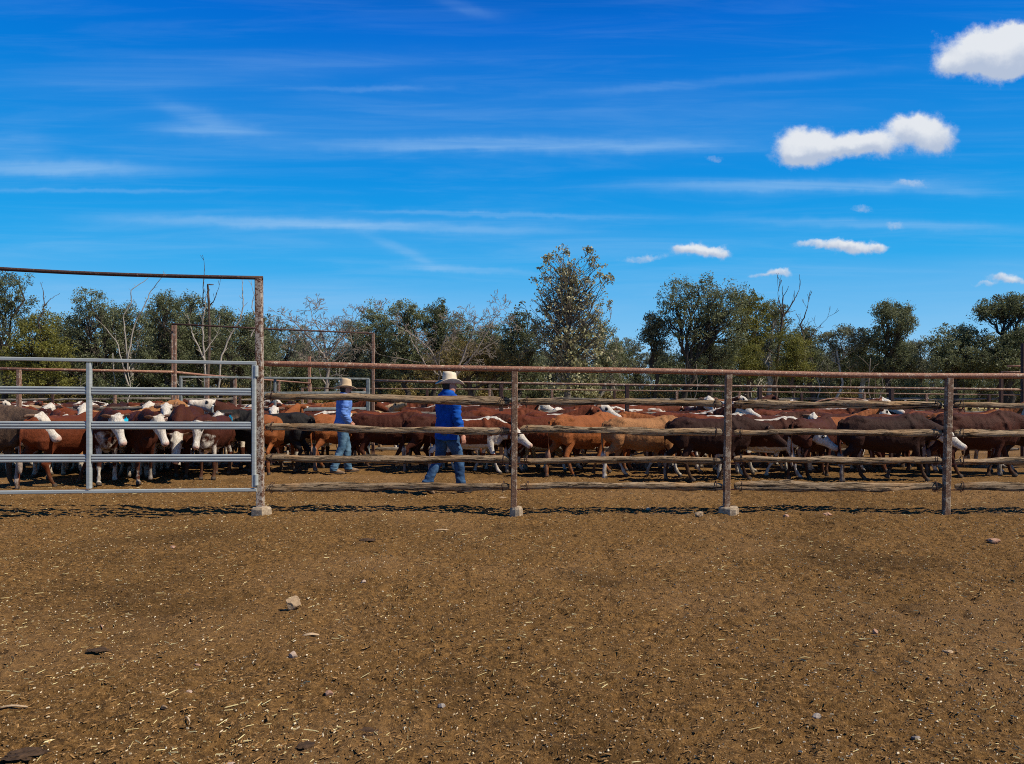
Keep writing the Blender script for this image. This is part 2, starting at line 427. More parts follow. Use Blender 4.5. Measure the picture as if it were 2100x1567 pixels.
bits('straw_litter', 13500, 2.9, 13, (.008, .070), (.0018, .0042), (.002, .005), M['straw'], 'pale chopped straw scattered over the brown yard dirt', 'straw', 1.25, 1.0, .9)
bits('gravel', 11000, 2.9, 14, (.005, .018), (.003, .007), (.003, .007), M['pebble'], 'tiny pale pebbles scattered over the brown yard dirt', 'gravel', 1.25, .9)
bits('dung_crumbs', 90000, 2.9, 14, (.005, .034), (.003, .009), (.0012, .0042), M['clod'], 'dark crumbs of dry dung covering the yard floor', 'dung', 1.3, .6)

# stones one can count
def rock(px, py, wpx, hpx, label, col, seed, name='stone', cat='stone', flat=1.0):
    Y = gy(py); c = at(px, py, Y); sz = wpx*Y/F/2; hz = hpx*Y/F/2*flat
    n = 14; vs_, fs = [], []
    me = bpy.data.meshes.new(name)
    import bmesh
    bm = bmesh.new(); bmesh.ops.create_icosphere(bm, subdivisions=4 if flat < .3 else 3, radius=1)
    P = np.array([v.co[:] for v in bm.verts])
    r = 1+.28*fbm(P+seed*7.3, 1.1, 3, seed)
    if flat < .3: r = 1+.42*fbm(P+seed*7.3, 1.9, 4, seed, .7)
    # facets
    for k in range(7 if flat > .3 else 0):
        d = np.random.default_rng(seed*31+k).normal(size=3); d /= np.linalg.norm(d)
        lim = .62+.2*np.random.default_rng(seed*17+k).random()
        q = (P*r[:, None]) @ d; over = np.clip(q-lim, 0, None); P2 = P*r[:, None]-d*over[:, None]
        r = np.linalg.norm(P2, axis=1); P = P2/r[:, None]
    P = P*r[:, None]*np.array([sz, sz*.8, hz])
    for v, p in zip(bm.verts, P): v.co = p
    bm.to_mesh(me); bm.free()
    me.materials.append(col)
    o = bpy.data.objects.new(name, me); COL.objects.link(o)
    o.location = (c.x, Y, float(gz_at(np.array([c.x]), np.array([Y]))[0])+hz*.45); tag(o, label, cat)
    return o
M['tan_rock'] = concrete_mat('tan_rock', (.20, .125, .07), (.50, .35, .21))
M['pink_rock'] = concrete_mat('pink_rock', (.28, .18, .13), (.50, .37, .28))
M['red_rock'] = concrete_mat('red_rock', (.22, .11, .07), (.44, .26, .17))
M['grey_rock'] = concrete_mat('grey_rock', (.16, .12, .10), (.34, .29, .25))
rocks = [(600, 1243, 32, 34, 'tan angular rock, largest lying in the open dirt', 'tan_rock'),
 (600, 1342, 20, 20, 'small pinkish rock below the big tan rock', 'pink_rock'),
 (387, 1420, 14, 12, 'small white pebble among straw at lower left', 'pink_rock'),
 (404, 1356, 13, 11, 'small orange stone left of the pinkish rock', 'red_rock'),
 (675, 1423, 22, 14, 'flat brownish stone in the lower middle dirt', 'red_rock'),
 (475, 1558, 18, 14, 'pale stone at the bottom edge below straw', 'pink_rock'),
 (905, 1448, 16, 12, 'grey stone in the dirt near the bottom centre', 'grey_rock'),
 (1433, 1058, 18, 16, 'tan rock just left of the third post footing', 'tan_rock'),
 (1697, 1060, 20, 10, 'reddish stone on the dirt under the right fence bay', 'red_rock'),
 (1612, 1062, 12, 10, 'brown stone right of the third post footing', 'red_rock'),
 (2038, 1112, 26, 13, 'flat orange slab of stone near the right edge', 'red_rock'),
 (1795, 1296, 13, 14, 'small brown upright stone in the right dirt', 'red_rock'),
 (1945, 1337, 22, 10, 'flat tan chip of stone right of centre', 'tan_rock'),
 (1675, 1468, 22, 16, 'pair-sized rough stone half sunk at lower right', 'grey_rock'),
 (1880, 1512, 20, 12, 'dark rounded stone near the lower right corner', 'grey_rock'),
 (1330, 1041, 14, 8, 'small pink stone on the fence shadow line', 'pink_rock'),
 (1030, 1021, 18, 7, 'flat stone left of the second post', 'tan_rock'),
 (1030, 1118, 13, 8, 'small pink stone in front of the second post', 'pink_rock'),
 (745, 1194, 12, 9, 'pale pebble right of the big tan rock', 'pink_rock'),
 (355, 1122, 12, 8, 'small orange pebble below the steel gate', 'red_rock'),
 (336, 1453, 14, 9, 'flat beige stone in the lower left dirt', 'tan_rock')]
for k, (px, py, a, b, l, c) in enumerate(rocks): rock(px, py, a, b, l, M[c], k+1)
# bark chips / sticks and dung pats
def chip(px, py, wpx, label, col, rot, thick=.012, wid=.022, name='wood_chip', cat='wood chip'):
    Y = gy(py); c = at(px, py, Y); L = wpx*Y/F
    mb = MB(); t = np.linspace(-.5, .5, 7)
    P = np.stack([t*L*math.cos(rot), t*L*math.sin(rot), .008+.006*np.cos(t*5)], 1)+np.array([c.x, Y, float(gz_at(np.array([c.x]), np.array([Y]))[0])+.004])
    mb.tube(P, wid*np.array([.3, .8, 1, 1, .9, .7, .2]), 6, ref=(0, 0, 1), R2=thick*.5)
    o = mb.build(name, M[col], loc=P[3]); tag(o, label, cat); return o
M['chipmat'] = flat_mat('pale_chip', (.42, .29, .17), .85, .3, 30, .003)
M['reddish_stick'] = flat_mat('reddish_stick', (.32, .17, .10), .85, .3, 30, .003)
chip(637, 1299, 34, 'flat tan chip of wood below the big tan rock', 'chipmat', .2)
chip(905, 1089, 30, 'long tan wood chip in front of the second bay', 'chipmat', .15)
chip(675, 1317, 36, 'thin curved stalk above the pinkish rock', 'chipmat', .3, .004, .004, 'stalk', 'stalk')
chip(208, 1283, 30, 'reddish broken stick on dark dirt at left', 'reddish_stick', -.9, .007, .006, 'stick', 'stick')
chip(25, 1448, 60, 'pale forked twig at the lower left edge', 'chipmat', .12, .01, .008, 'stick', 'stick')
chip(385, 1480, 36, 'bent pale stalk in the lower left dirt', 'chipmat', -.9, .006, .005, 'stalk', 'stalk')
chip(1650, 1352, 30, 'bright straw-coloured sliver right of bottom centre', 'straw', .1, .006, .006, 'stalk', 'stalk')
M['pat'] = flat_mat('dark_dung', (.060, .033, .016), .95, .5, 25, .012)
for k, (px, py, wpx, l) in enumerate([(50, 1545, 70, 'dark dung pat in the bottom left corner'), (752, 1497, 52, 'dark dung pat at the bottom centre'), (628, 1530, 34, 'small dark dung pat beside the bottom centre pat'),
        (200, 1331, 36, 'dark dung pat at left below the stick'), (755, 1105, 30, 'dark dung pat in front of the second bay')]):
    o = rock(px, py, wpx, wpx*.55, l, M['pat'], 60+k, 'dung_pat', 'dung', .2)

# ------------------------------------------------------------------ fences
def timber_rail(a, b, r=0.042, seed=0, parent=None, material='wood', fine=True, name='timber_rail', sag=.008):
    """an irregular split log from point a to point b"""
    a = np.array(a); b = np.array(b); L = np.linalg.norm(b-a); d = (b-a)/L
    n = int(L/.035) if fine else 12; ns = 16 if fine else 6
    t = np.linspace(0, 1, n+1); rg = np.random.default_rng(abs(int(seed)))
    ph = rg.random(6)*6.28
    wob = sag*(np.sin(t*math.pi*2.1+ph[0])+.5*np.sin(t*math.pi*5+ph[1])+.3*np.sin(t*math.pi*11+ph[4]))
    woy = .012*np.sin(t*math.pi*3+ph[2])
    R = r*(1+.10*np.sin(t*5+ph[3])+.08*np.sin(t*13+ph[1]))
    end = np.minimum(1, .62+.38*np.sqrt(np.clip(np.minimum(t, 1-t)*L/.05, 0, 1)))
    ang = np.arange(ns)*2*math.pi/ns
    prof = 1+.14*np.cos(2*ang+ph[5])+.08*np.cos(3*ang+ph[2])
    V_ = np.zeros((n+1, ns, 3))
    side = np.array([-d[1], d[0], 0]); side /= np.linalg.norm(side)
    C = np.outer(t, np.ones(1))*L
    twist = ang[None, :]+t[:, None]*rg.normal(0, .6)
    rr = (R*end)[:, None]*prof[None, :]
    if fine:
        Pn = np.stack([np.repeat(t[:, None]*L, ns, 1).ravel(), np.tile(np.cos(ang)*r, n+1), np.tile(np.sin(ang)*r, n+1)], 1)
        nzv = fbm(Pn+seed*3.1, (3.0, 40, 40), 3, seed).reshape(n+1, ns)
        crack = -np.clip(np.abs(fbm(Pn+seed*1.7, (1.6, 24, 24), 2, seed+5).reshape(n+1, ns))*-1+.10, 0, 1)*2.0
        rr = rr*(1+.17*nzv)+crack*r*1.3
        kn = np.exp(-((t[:, None]*L-L*rg.random())/.05)**2)*(np.cos(ang-rg.random()*6.28)[None, :] > .4); rr = rr*(1+.18*kn)
    # local frame: x along rail, y side, z up
    V_[..., 0] = (t[:, None]-.5)*L; V_[..., 1] = np.cos(twist)*rr*.66+woy[:, None]; V_[..., 2] = np.sin(twist)*rr+wob[:, None]
    V_ = V_.reshape(-1, 3)
    i = np.arange(n)[:, None]*ns; j = np.arange(ns)[None, :]; j2 = (j+1) % ns
    f = np.stack([i+j, i+j2, i+ns+j2, i+ns+j], 2).reshape(-1, 4).tolist()
    f += [list(range(ns-1, -1, -1)), [n*ns+k for k in range(ns)]]
    me = npmesh(name, V_, f); me.materials.append(M[material])
    me.set_sharp_from_angle(angle=math.radians(55))
    o = bpy.data.objects.new(name, me); COL.objects.link(o)
    mid = (a+b)/2; ez = math.asin(d[2])
    o.rotation_euler = (0, -ez, math.atan2(d[1], d[0])); o.location = mid
    if parent is not None: o.parent = parent; o.location = Vector(mid)-wloc(parent)
    return o
def footing(px, pybase, Y, wpx, hpx, parent, seed):
    c = at(px, pybase, Y); w_ = wpx*Y/F; h = hpx*Y/F
    mb = MB(); n = 11; rg = np.random.default_rng(abs(int(seed)))
    for_r = 1+rg.normal(0, .07, n); a = np.arange(n)*2*math.pi/n
    v = []
    for z, s in ((-.06, 1.05), (h*.75, 1.0), (h, .86)):
        for k in range(n): v.append((c.x+math.cos(a[k])*w_/2*for_r[k]*s, Y+math.sin(a[k])*w_/2*for_r[k]*s, z+rg.normal(0, .006)))
    f = [(q*n+k, q*n+(k+1) % n, (q+1)*n+(k+1) % n, (q+1)*n+k) for q in range(2) for k in range(n)]+[tuple(2*n+k for k in range(n))]
    mb.add(v, f); o = mb.build('footing', M['concrete'], parent, smooth=False); return o
def box_post(px_top, py_top, px_bot, Y, wid, material, parent, name='post', depth=None):
    a = at(px_top, py_top, Y); b = at(px_bot, 1052, Y); b.z = -.15
    t = (a.z-0)/(1.5) if False else 0
    mb = MB(); d = depth or wid
    h = a.z-b.z; n = 10
    vs_ = []
    for k in range(n+1):
        q = k/n; c = b.lerp(a, q)
        bv = wid*.12
        pr = [(-wid/2+bv, -d/2), (wid/2-bv, -d/2), (wid/2, -d/2+bv), (wid/2, d/2-bv), (wid/2-bv, d/2), (-wid/2+bv, d/2), (-wid/2, d/2-bv), (-wid/2, -d/2+bv)]
        for x, y in pr: vs_.append((c.x+x, c.y+y, c.z))
    f = [(k*8+j, k*8+(j+1) % 8, (k+1)*8+(j+1) % 8, (k+1)*8+j) for k in range(n) for j in range(8)]
    f += [tuple(range(7, -1, -1)), tuple(n*8+j for j in range(8))]
    mb.add(vs_, f); return mb.build(name, M[material], parent, smooth=False)

YF = 9.67
# gateway: the tall post and the pipe over the steel gate
gw = empty('gateway_frame', (at(533, 1052, 9.6).x, 9.6, 0))
tag(gw, 'tall rusty post with dark pipe arching over the galvanised gate in front', 'gateway')
p1 = box_post(531, 571, 534, 9.6, .088, 'post_tall', gw)
footing(534, 1052, 9.58, 40, 15, gw, 3)
p0 = box_post(-196, 560, -196, 9.25, .088, 'post_tall', gw)
mb = MB(); t = np.linspace(0, 1, 14)
A = np.array(at(539, 570, 9.6)); B = np.array(at(-200, 538.5, 9.25))
P = A[None]+(B-A)[None]*t[:, None]; P[:, 2] += .035*np.sin(t*math.pi)*-1
mb.tube(P, .024, 10); mb.build('overhead_pipe', M['pipe_dark'], gw)

# the galvanised gate
gate = empty('cattle_gate', (at(300, 1010, 9.45).x, 9.45, .2))
tag(gate, 'galvanised steel cattle gate with oval rails at the left, nearest the camera', 'gate')
def gp(px, py, off=0.0):                     # a point in the gate's plane
    Y = 9.32+(px/523.0)*.22+off; return at(px, py, Y)
def sqbar(a, b, wd, parent, name, mt='galv', d=None):
    mb = MB(); a = Vector(a); b = Vector(b); L = (b-a).length
    rot = (b-a).to_track_quat('Z', 'Y').to_matrix()
    # keep one face toward the camera
    z = (b-a).normalized(); y = Vector((0, 1, 0)); x = y.cross(z).normalized(); y = z.cross(x)
    rot = Matrix((x, y, z)).transposed()
    mb.box((a+b)/2, wd, d or wd, L, rot, wd*.18)
    return mb.build(name, M[mt], parent, smooth=False)
GL = -190
sqbar(gp(GL, 732), gp(526, 745), .045, gate, 'top_rail'); sqbar(gp(GL, 1012), gp(526, 1004.5), .045, gate, 'bottom_rail')
for k, px in enumerate((-168, 183, 521)):
    sqbar(gp(px, 738+6*px/523+4, -.004), gp(px, 1007-4*px/523-4, -.004), .058 if px != 521 else .05, gate, 'upright')
def oval_rail(a, b, hh, parent, mt='galv'):
    """oval cattle rail with two rolled grooves, from a to b"""
    a = np.array(a); b = np.array(b); L = np.linalg.norm(b-a); d = (b-a)/L
    prof = []
    for k in range(32):
        an = k*2*math.pi/32; y = math.cos(an)*.026; z = math.sin(an)*hh/2
        zz = z/(hh/2); y *= (1-.34*math.exp(-((abs(zz)-.36)/.13)**2))
        prof.append((abs(math.cos(an))**.42*.026*math.copysign(1, math.cos(an))*(1-.36*math.exp(-((abs(zz)-.34)/.14)**2)), z))
    side = np.array([-d[1], d[0], 0]); up = np.cross(d, side)*1.0
    if up[2] < 0: up = -up
    v = [p+side*y+up*z for p in (a, b) for y, z in prof]; n = 32
    mb = MB(); mb.add(v, [(j, (j+1) % n, n+(j+1) % n, n+j) for j in range(n)]+[tuple(range(n-1, -1, -1)), tuple(range(n, 2*n))])
    o = mb.build('oval_rail', M[mt], parent); o.data.set_sharp_from_angle(angle=math.radians(50)); return o
for (x0, x1) in ((-163, 178), (189, 516)):
    for (yl, yr) in ((800, 804), (872, 873), (940.5, 939.5)):
        fy = lambda x: yl+(yr-yl)*x/523
        oval_rail(gp(x0, fy(x0)), gp(x1, fy(x1)), .098, gate)
for py in (761, 984):
    mb = MB(); c = gp(525, py, -.01); mb.tube([c-Vector((0, 0, .068)), c+Vector((0, 0, .068))], .030, 12); h = mb.build('hinge', M['galv'], gate)
    h.data.set_sharp_from_angle(angle=math.radians(40))
    mb = MB(); mb.tube([c, at(533, py, 9.62)], .012, 8); mb.build('hinge_pin', M['pipe_dark'], h)

def wire_tie(c, r, parent, seed):
    mb = MB(); rg = np.random.default_rng(seed); a = np.linspace(0, 2*math.pi, 15)
    for k in range(2):
        dx = rg.normal(0, .008)
        P = np.stack([c[0]+dx+.01*np.sin(a+k), c[1]+np.cos(a)*(r+.006), c[2]+np.sin(a)*(r*1.25+.008)], 1)
        mb.tube(P, .0035, 5, ref=(1, 0, 0), cap=False)
    mb.tube([(c[0], c[1]-r-.005, c[2]-r), (c[0]+rg.normal(0, .012), c[1]-r-.01, c[2]-r-.035)], .0035, 5)
    return mb.build('wire_tie', M['wire'], parent)

fence = empty('front_fence', (0, YF, 0))
tag(fence, 'nearest fence of split timber rails under a rusty pipe, right of the steel gate', 'fence')
fposts = [(1055.5, 762, 1053.5, 24, 12), (1494, 768, 1489, 37, 13), (1946.5, 775, 1939.5, 0, 0), (2420, 780, 2412, 30, 12)]
for k, (pt, y, pb, fw, fh) in enumerate(fposts):
    p = box_post(pt, y, pb, YF, .08, 'post', fence)
    if fw: footing(pb+5, 1052, YF-.01, fw+4, fh, p, 20+k)
pts = [(541, 745.5), (700, 749), (880, 754), (1055, 757), (1300, 760), (1492, 764), (1760, 770), (1947, 771), (2150, 771), (2420, 776)]
mb = MB(); P = np.array([at(x, y, YF) for x, y in pts]); 
tt = np.linspace(0, len(P)-1, 60); P = np.stack([np.interp(tt, np.arange(len(P)), P[:, k]) for k in range(3)], 1)
mb.tube(P, .036, 12); mb.build('top_pipe', M['pipe'], fence)
bays = [(541, 1048, [(812, 823), (875, 885), (940.5, 943.5), (1000, 996.5)]),
        (1063, 1484, [(823.5, 828), (882, 886), (943.5, 943.5), (997, 996.5)]),
        (1501, 1935, [(827.5, 832.5), (887, 887), (942.5, 945), (997, 998)]),
        (1954, 2405, [(831.5, 834), (888, 890), (945, 946), (998, 999)])]
k = 0
for x0, x1, rows in bays:
    for ya, yb in rows:
        k += 1
        Yr = YF+.012
        a = at(x0+4, ya, Yr); b = at(x1-3, yb, Yr)
        timber_rail(a, b, .046+.005*math.sin(k*2.3), 100+k, fence)
        d = (b-a).normalized()
        for e, (c, s) in enumerate(((a, 1), (b, -1))):
            q = c+d*(s*.085); 
            if not (x1 > 2300 and e == 1): wire_tie((q.x, q.y, q.z), .045, fence, 500+k*2+e)
            mb = MB(); p_ = c+Vector((-s*.05, .0, -.043)); mb.tube([p_, p_+Vector((s*.17, 0, 0))], .008, 6); mb.build('bracket', M['bracket'], fence)

# second fence and its gateway, between the two mobs
Y2 = 17.4
gw2 = empty('gateway_frame', (at(560, 900, 16.8).x, 16.8, 0))
tag(gw2, 'farther gateway of two rusty posts joined by a thin pipe, behind the left cattle', 'gateway')
YA, YB = 15.8, 17.9
box_post(359, 667, 358, YA, .06, 'pipe_light', gw2); box_post(353, 667, 353, YA+.12, .03, 'pipe_light', gw2)
box_post(765.5, 684, 765, YB, .07, 'pipe_light', gw2)
mb = MB(); mb.tube([at(352, 664.5, YA), at(560, 675, (YA+YB)/2), at(769, 684, YB)], .018, 8); mb.build('overhead_pipe', M['pipe_dark'], gw2)
g2 = empty('cattle_gate', (at(560, 900, 16.8).x, 16.8, .2)); tag(g2, 'galvanised gate hung in the farther gateway behind the cattle', 'gate')
def g2p(px, py): return at(px, py, YA+(YB-YA)*(px-357)/408.0+.02)
sqbar(g2p(368, 773), g2p(757, 777), .045, g2, 'top_rail', 'galv_dull'); sqbar(g2p(368, 958), g2p(757, 938), .045, g2, 'bottom_rail', 'galv_dull')
for (yl, yr) in ((808, 806), (842, 838), (880, 872), (916, 904)):
    for x0, x1 in ((374, 560), (568, 752)):
        f = lambda x: yl+(yr-yl)*(x-368)/389
        oval_rail(g2p(x0, f(x0)), g2p(x1, f(x1)), .075, g2, 'galv_dull')
for px in (371, 564, 755): sqbar(g2p(px, 774+(px-368)*.008), g2p(px, 957-(px-368)*.05), .055 if px < 700 else .09, g2, 'upright', 'galv_dull')

f2 = empty('back_fence', (0, Y2, 0)); tag(f2, 'second fence with sunlit pipe and timber rails, dividing the two mobs on the right', 'fence')
p2 = [765, 1028, 1286, 1558, 1828, 2096]
def y2top(px): return np.interp(px, [765, 1028, 1286, 1558, 1828, 2100], [780.5, 785.5, 789.5, 792.5, 796, 799])
for px in p2[1:-1]: box_post(px, y2top(px)+2, px, Y2, .09, 'pipe_dark', f2)
mb = MB(); P = np.array([at(x, y2top(x), Y2) for x in np.linspace(768, 2096, 14)]); mb.tube(P, .028, 8); mb.build('top_pipe', M['pipe_light'], f2)
for a, b in zip(p2[:-1], p2[1:]):
    for q, z in enumerate((.28, .55, .82, 1.08, 1.34)):
        pa = at(a+6, 0, Y2); pb = at(b-6, 0, Y2); pa.z = z+random.uniform(-.02, .02); pb.z = z+random.uniform(-.02, .02)
        if q < 4: timber_rail(pa, pb, .045, int(a)+q, f2, 'wood_far', False)
pp = box_post(2099, 704, 2098.5, Y2, .09, 'pipe_dark', f2)
# left continuation and receding side fence
f2l = empty('back_fence', (at(150, 900, 15.2).x, 15.2, 0)); tag(f2l, 'rusty pipe and timber fence behind the cattle at the far left', 'fence')
mb = MB(); mb.tube([at(-60, 755, 15.0), at(150, 759, 15.4), at(356, 763, 15.75)], .028, 8); mb.build('top_pipe', M['pipe'], f2l)
for px in (-40, 39): box_post(px, 758, px, 15.1, .075, 'pipe_light', f2l)
for z in (.3, .6, .9, 1.2):
    a = at(-60, 0, 15.0); b = at(352, 0, 15.75); a.z = z; b.z = z+.02; timber_rail(a, b, .045, int(z*50), f2l, 'wood_far', False)
side = empty('side_fence', (at(500, 900, 24).x, 24, 0)); tag(side, 'rusty fence running away from the farther gateway toward the trees', 'fence')
sp = [(357, 763, 15.9), (425, 770, 19.5), (482, 774, 23.0), (572, 781, 28), (637, 786, 33.0)]
mb = MB(); mb.tube([at(*p) for p in sp], .028, 8); mb.build('top_pipe', M['pipe'], side)
for px, py, Y in sp[1:]: box_post(px, py+1, px, Y, .085, 'pipe_light', side)
box_post(634.5, 731, 634, 33, .12, 'pipe', side)
for z in (.4, .75, 1.1): 
    a = at(*sp[0]); b = at(*sp[-1]); a.z = b.z = z; timber_rail(a, b, .05, int(z*70), side, 'wood_far', False)
# third fence, far
Y3 = 36.0
f3 = empty('far_fence', (0, Y3, 0)); tag(f3, 'thin far fence of pipe and grey rails in front of the trees', 'fence')
def y3top(px): return np.interp(px, [600, 1100, 1500, 2053], [796, 799, 803, 810])
xs3 = [620+128*k for k in range(-6, 12)]+[2053]
for px in xs3: box_post(px, (y3top(px) if px > 600 else 806), px, Y3, .11, 'pipe_light' if px % 3 else 'pipe_dark', f3)
mb = MB(); mb.tube([at(x, y3top(x), Y3) for x in np.linspace(620, 2092, 12)], .035, 6); mb.build('top_pipe', M['pipe_light'], f3)
for a, b in zip(xs3[:-1], xs3[1:]):
    for z in (.35, .7, 1.02, 1.3):
        pa = at(a, 0, Y3+.08); pb = at(b, 0, Y3+.08); pa.z = z+random.uniform(-.04, .04); pb.z = z+random.uniform(-.04, .04)
        timber_rail(pa, pb, .055, a, f3, 'wood_far', False)
gw3 = empty('gateway_frame', (at(2070, 900, Y3).x, Y3, 0)); tag(gw3, 'small far gateway with two level pipes at the right edge', 'gateway')
box_post(2053, 762, 2053, Y3-.3, .14, 'pipe_dark', gw3); box_post(2130, 750, 2130, Y3-.3, .14, 'pipe_dark', gw3)
for y in (751, 763): 
    mb = MB(); mb.tube([at(2053 if y > 760 else 2066, y, Y3-.3), at(2130, y, Y3-.3)], .05, 6); mb.build('overhead_pipe', M['pipe_light' if y > 760 else 'pipe'], gw3)
# bent hoop rails of a round feeder in the far yard
hoop = empty('hay_ring', (at(1735, 850, 31).x, 31, 0)); tag(hoop, 'bent pipe hoops of a round feeder beyond the right mob', 'hay ring')
for k, (x0, x1, yb, yt) in enumerate(((1650, 1790, 868, 817), (1672, 1815, 868, 818), (1690, 1742, 868, 822))):
    mb = MB(); a = np.linspace(0, math.pi, 16); P = []
    for q in a:
        x = x0+(x1-x0)*(.5-.5*math.cos(q)); y = yb-(yb-yt)*math.sin(q)**.6; v = at(x, y, 31+k*.5); v.z = max(v.z, 0); P.append(v)
    mb.tube(P, .035, 6); mb.build('hoop', M['pipe'], hoop)
#PART2
# ------------------------------------------------------------------ cattle
DEPS = bpy.context.evaluated_depsgraph_get
def remesh(mb, voxel, smooth=2, name='body'):
    me = mb.mesh(name)
    o = bpy.data.objects.new('tmp', me); COL.objects.link(o)
    r = o.modifiers.new('r', 'REMESH'); r.mode = 'VOXEL'; r.voxel_size = voxel; r.use_smooth_shade = True
    if smooth:
        s = o.modifiers.new('s', 'SMOOTH'); s.factor = .5; s.iterations = smooth
    out = bpy.data.meshes.new_from_object(o.evaluated_get(DEPS()))
    bpy.data.objects.remove(o); bpy.data.meshes.remove(me); out.name = name
    return out
def coords(me):
    a = np.empty(len(me.vertices)*3, np.float32); me.vertices.foreach_get('co', a); return a.reshape(-1, 3).astype(float)
def normals(me):
    a = np.empty(len(me.vertices)*3, np.float32); me.vertices.foreach_get('normal', a); return a.reshape(-1, 3).astype(float)
def sm(x, a, b):
    t = np.clip((x-a)/(b-a), 0, 1); return t*t*(3-2*t)
def rot2(p, c, a):
    x, z = p[0]-c[0], p[1]-c[1]; return (c[0]+x*math.cos(a)+z*math.sin(a), c[1]-x*math.sin(a)+z*math.cos(a))
def cow_body(neck=(10, 0), head=(-35, 0), legs=(0, 0, 0, 0), fat=1.0, tail=0.0, seed=0):
    """heading +x. neck/head = (pitch, yaw) in degrees; legs = swing FL, FR, HL, HR in degrees (+ forward)"""
    mb = MB()
    sec = [(-.76, .93, .07, .06), (-.73, .915, .16, .12), (-.66, .90, .225, .175), (-.54, .885, .265, .225), (-.40, .865, .272, .235), (-.22, .835, .280, .262),
           (0, .815, .298, .285), (.18, .812, .305, .272), (.34, .83, .312, .24), (.47, .86, .298, .205), (.58, .89, .25, .165), (.68, .915, .19, .125), (.76, .93, .10, .08)]
    P = np.array([(s[0], 0, s[1]) for s in sec])
    hh = np.array([s[2] for s in sec]); hw = np.array([s[3] for s in sec])*fat
    mb.tube(P, hw, 24, ref=(0, 0, 1), R2=hh)
    for s in (-1, 1):                                   # hooks, pins, shoulder blades, barrel
        mb.tube([(-.58, s*.10, 1.03), (-.42, s*.135*fat, 1.045), (-.28, s*.11, 1.04)], [.05, .075, .05], 10)
        mb.tube([(-.75, s*.075, .99), (-.67, s*.095, 1.005), (-.55, s*.11, 1.02)], [.035, .055, .055], 10)
        mb.tube([(.36, s*.075, 1.13), (.42, s*.15, .95), (.46, s*.165, .78)], [.045, .085, .075], 10)
        mb.tube([(-.5, s*.13, .86), (-.53, s*.15, .74), (-.50, s*.14, .62)], [.13, .125, .09], 12, ref=(1, 0, .01))
    mb.tube([(.30, 0, 1.10), (.42, 0, 1.135), (.54, 0, 1.10)], [.05, .06, .05], 10)
    mb.tube([(.50, 0, .66), (.62, 0, .66), (.70, 0, .76)], [.08, .10, .07], 12)          # brisket
    mb.tube([(-.42, 0, .62), (-.1, 0, .56), (.25, 0, .55)], [.05, .07, .08], 12)
    feet = []
    for i, (s, ang) in enumerate(zip((1, -1), legs[:2])):
        A = math.radians(ang); c = (.44, .84)
        pts = [(.44, .84, .105, .08), (.43, .70, .088, .062), (.43, .58, .066, .050), (.43, .44, .046, .042), (.435, .375, .049, .045), (.43, .31, .036, .034), (.43, .18, .030, .028), (.435, .115, .037, .034), (.455, .07, .032, .032), (.47, .04, .044, .040), (.475, .0, .052, .046)]
        q = [rot2((p[0], p[1]), c, -A) for p in pts]
        bend = max(0, -ang-4)*1.3 if ang < 0 else 0
        if bend:
            kc = q[4]; q = q[:5]+[rot2(x, kc, math.radians(bend*.9)) for x in q[5:]]
        zmin = q[-1][1]; top = .84
        if not bend or True: q = [(x, top-(top-z)*(top-.0-(.03 if bend > 10 else 0))/(top-zmin)) for x, z in q]
        yy_ = np.linspace(.115, .115, len(pts))
        mb.tube([(x, s*.118, z) for x, z in q], [p[3] for p in pts], 14, ref=(1, 0, .01), R2=[p[2] for p in pts]); feet.append((q[-1][0], s*.118))
    for i, (s, ang) in enumerate(zip((1, -1), legs[2:])):
        A = math.radians(ang); c = (-.46, .90)
        pts = [(-.50, .88, .165, .085), (-.47, .74, .150, .080), (-.455, .64, .110, .062), (-.52, .54, .070, .046), (-.60, .455, .050, .038), (-.625, .415, .052, .040), (-.60, .35, .040, .034), (-.585, .20, .032, .029), (-.575, .12, .039, .035), (-.555, .07, .033, .032), (-.54, .04, .045, .040), (-.53, .0, .052, .046)]
        q = [rot2((p[0], p[1]), c, -A) for p in pts]
        zmin = q[-1][1]; top = .90
        q = [(x, top-(top-z)*top/(top-zmin)) for x, z in q]
        mb.tube([(x, s*(.13 if k > 2 else .125), z) for k, (x, z) in enumerate(q)], [p[3] for p in pts], 14, ref=(1, 0, .01), R2=[p[2] for p in pts])
    # neck
    npt, nyw = math.radians(neck[0]), math.radians(neck[1])
    B0 = np.array((.50, 0, .955)); d1 = np.array((math.cos(npt)*math.cos(nyw*.5), math.sin(nyw*.5)*math.cos(npt), math.sin(npt)))
    d2 = np.array((math.cos(npt)*math.cos(nyw), math.sin(nyw)*math.cos(npt), math.sin(npt)))
    N1 = B0+d1*.24; N2 = N1+d2*.26
    mb.tube([B0-d1*.1, B0, B0+d1*.12, N1, N1+d2*.13, N2, N2+d2*.05], [.12, .135, .125, .108, .094, .082, .06], 18, ref=(0, 0, 1), R2=[.20, .225, .215, .185, .155, .125, .09])
    mb.tube([B0+d1*.02+np.array((0, 0, -.17)), N1+np.array((0, 0, -.165)), N2+np.array((0, 0, -.10))], [.035, .03, .028], 8)   # dewlap
    # head
    hp, hy = math.radians(head[0]), math.radians(head[1])
    hd = np.array((math.cos(hp)*math.cos(hy), math.cos(hp)*math.sin(hy), math.sin(hp)))
    sd = np.array((-math.sin(hy), math.cos(hy), 0)); up = np.cross(hd, sd); 
    if up[2] < 0 and abs(hp) < 1.5: up = -up
    H = N2+up*.015
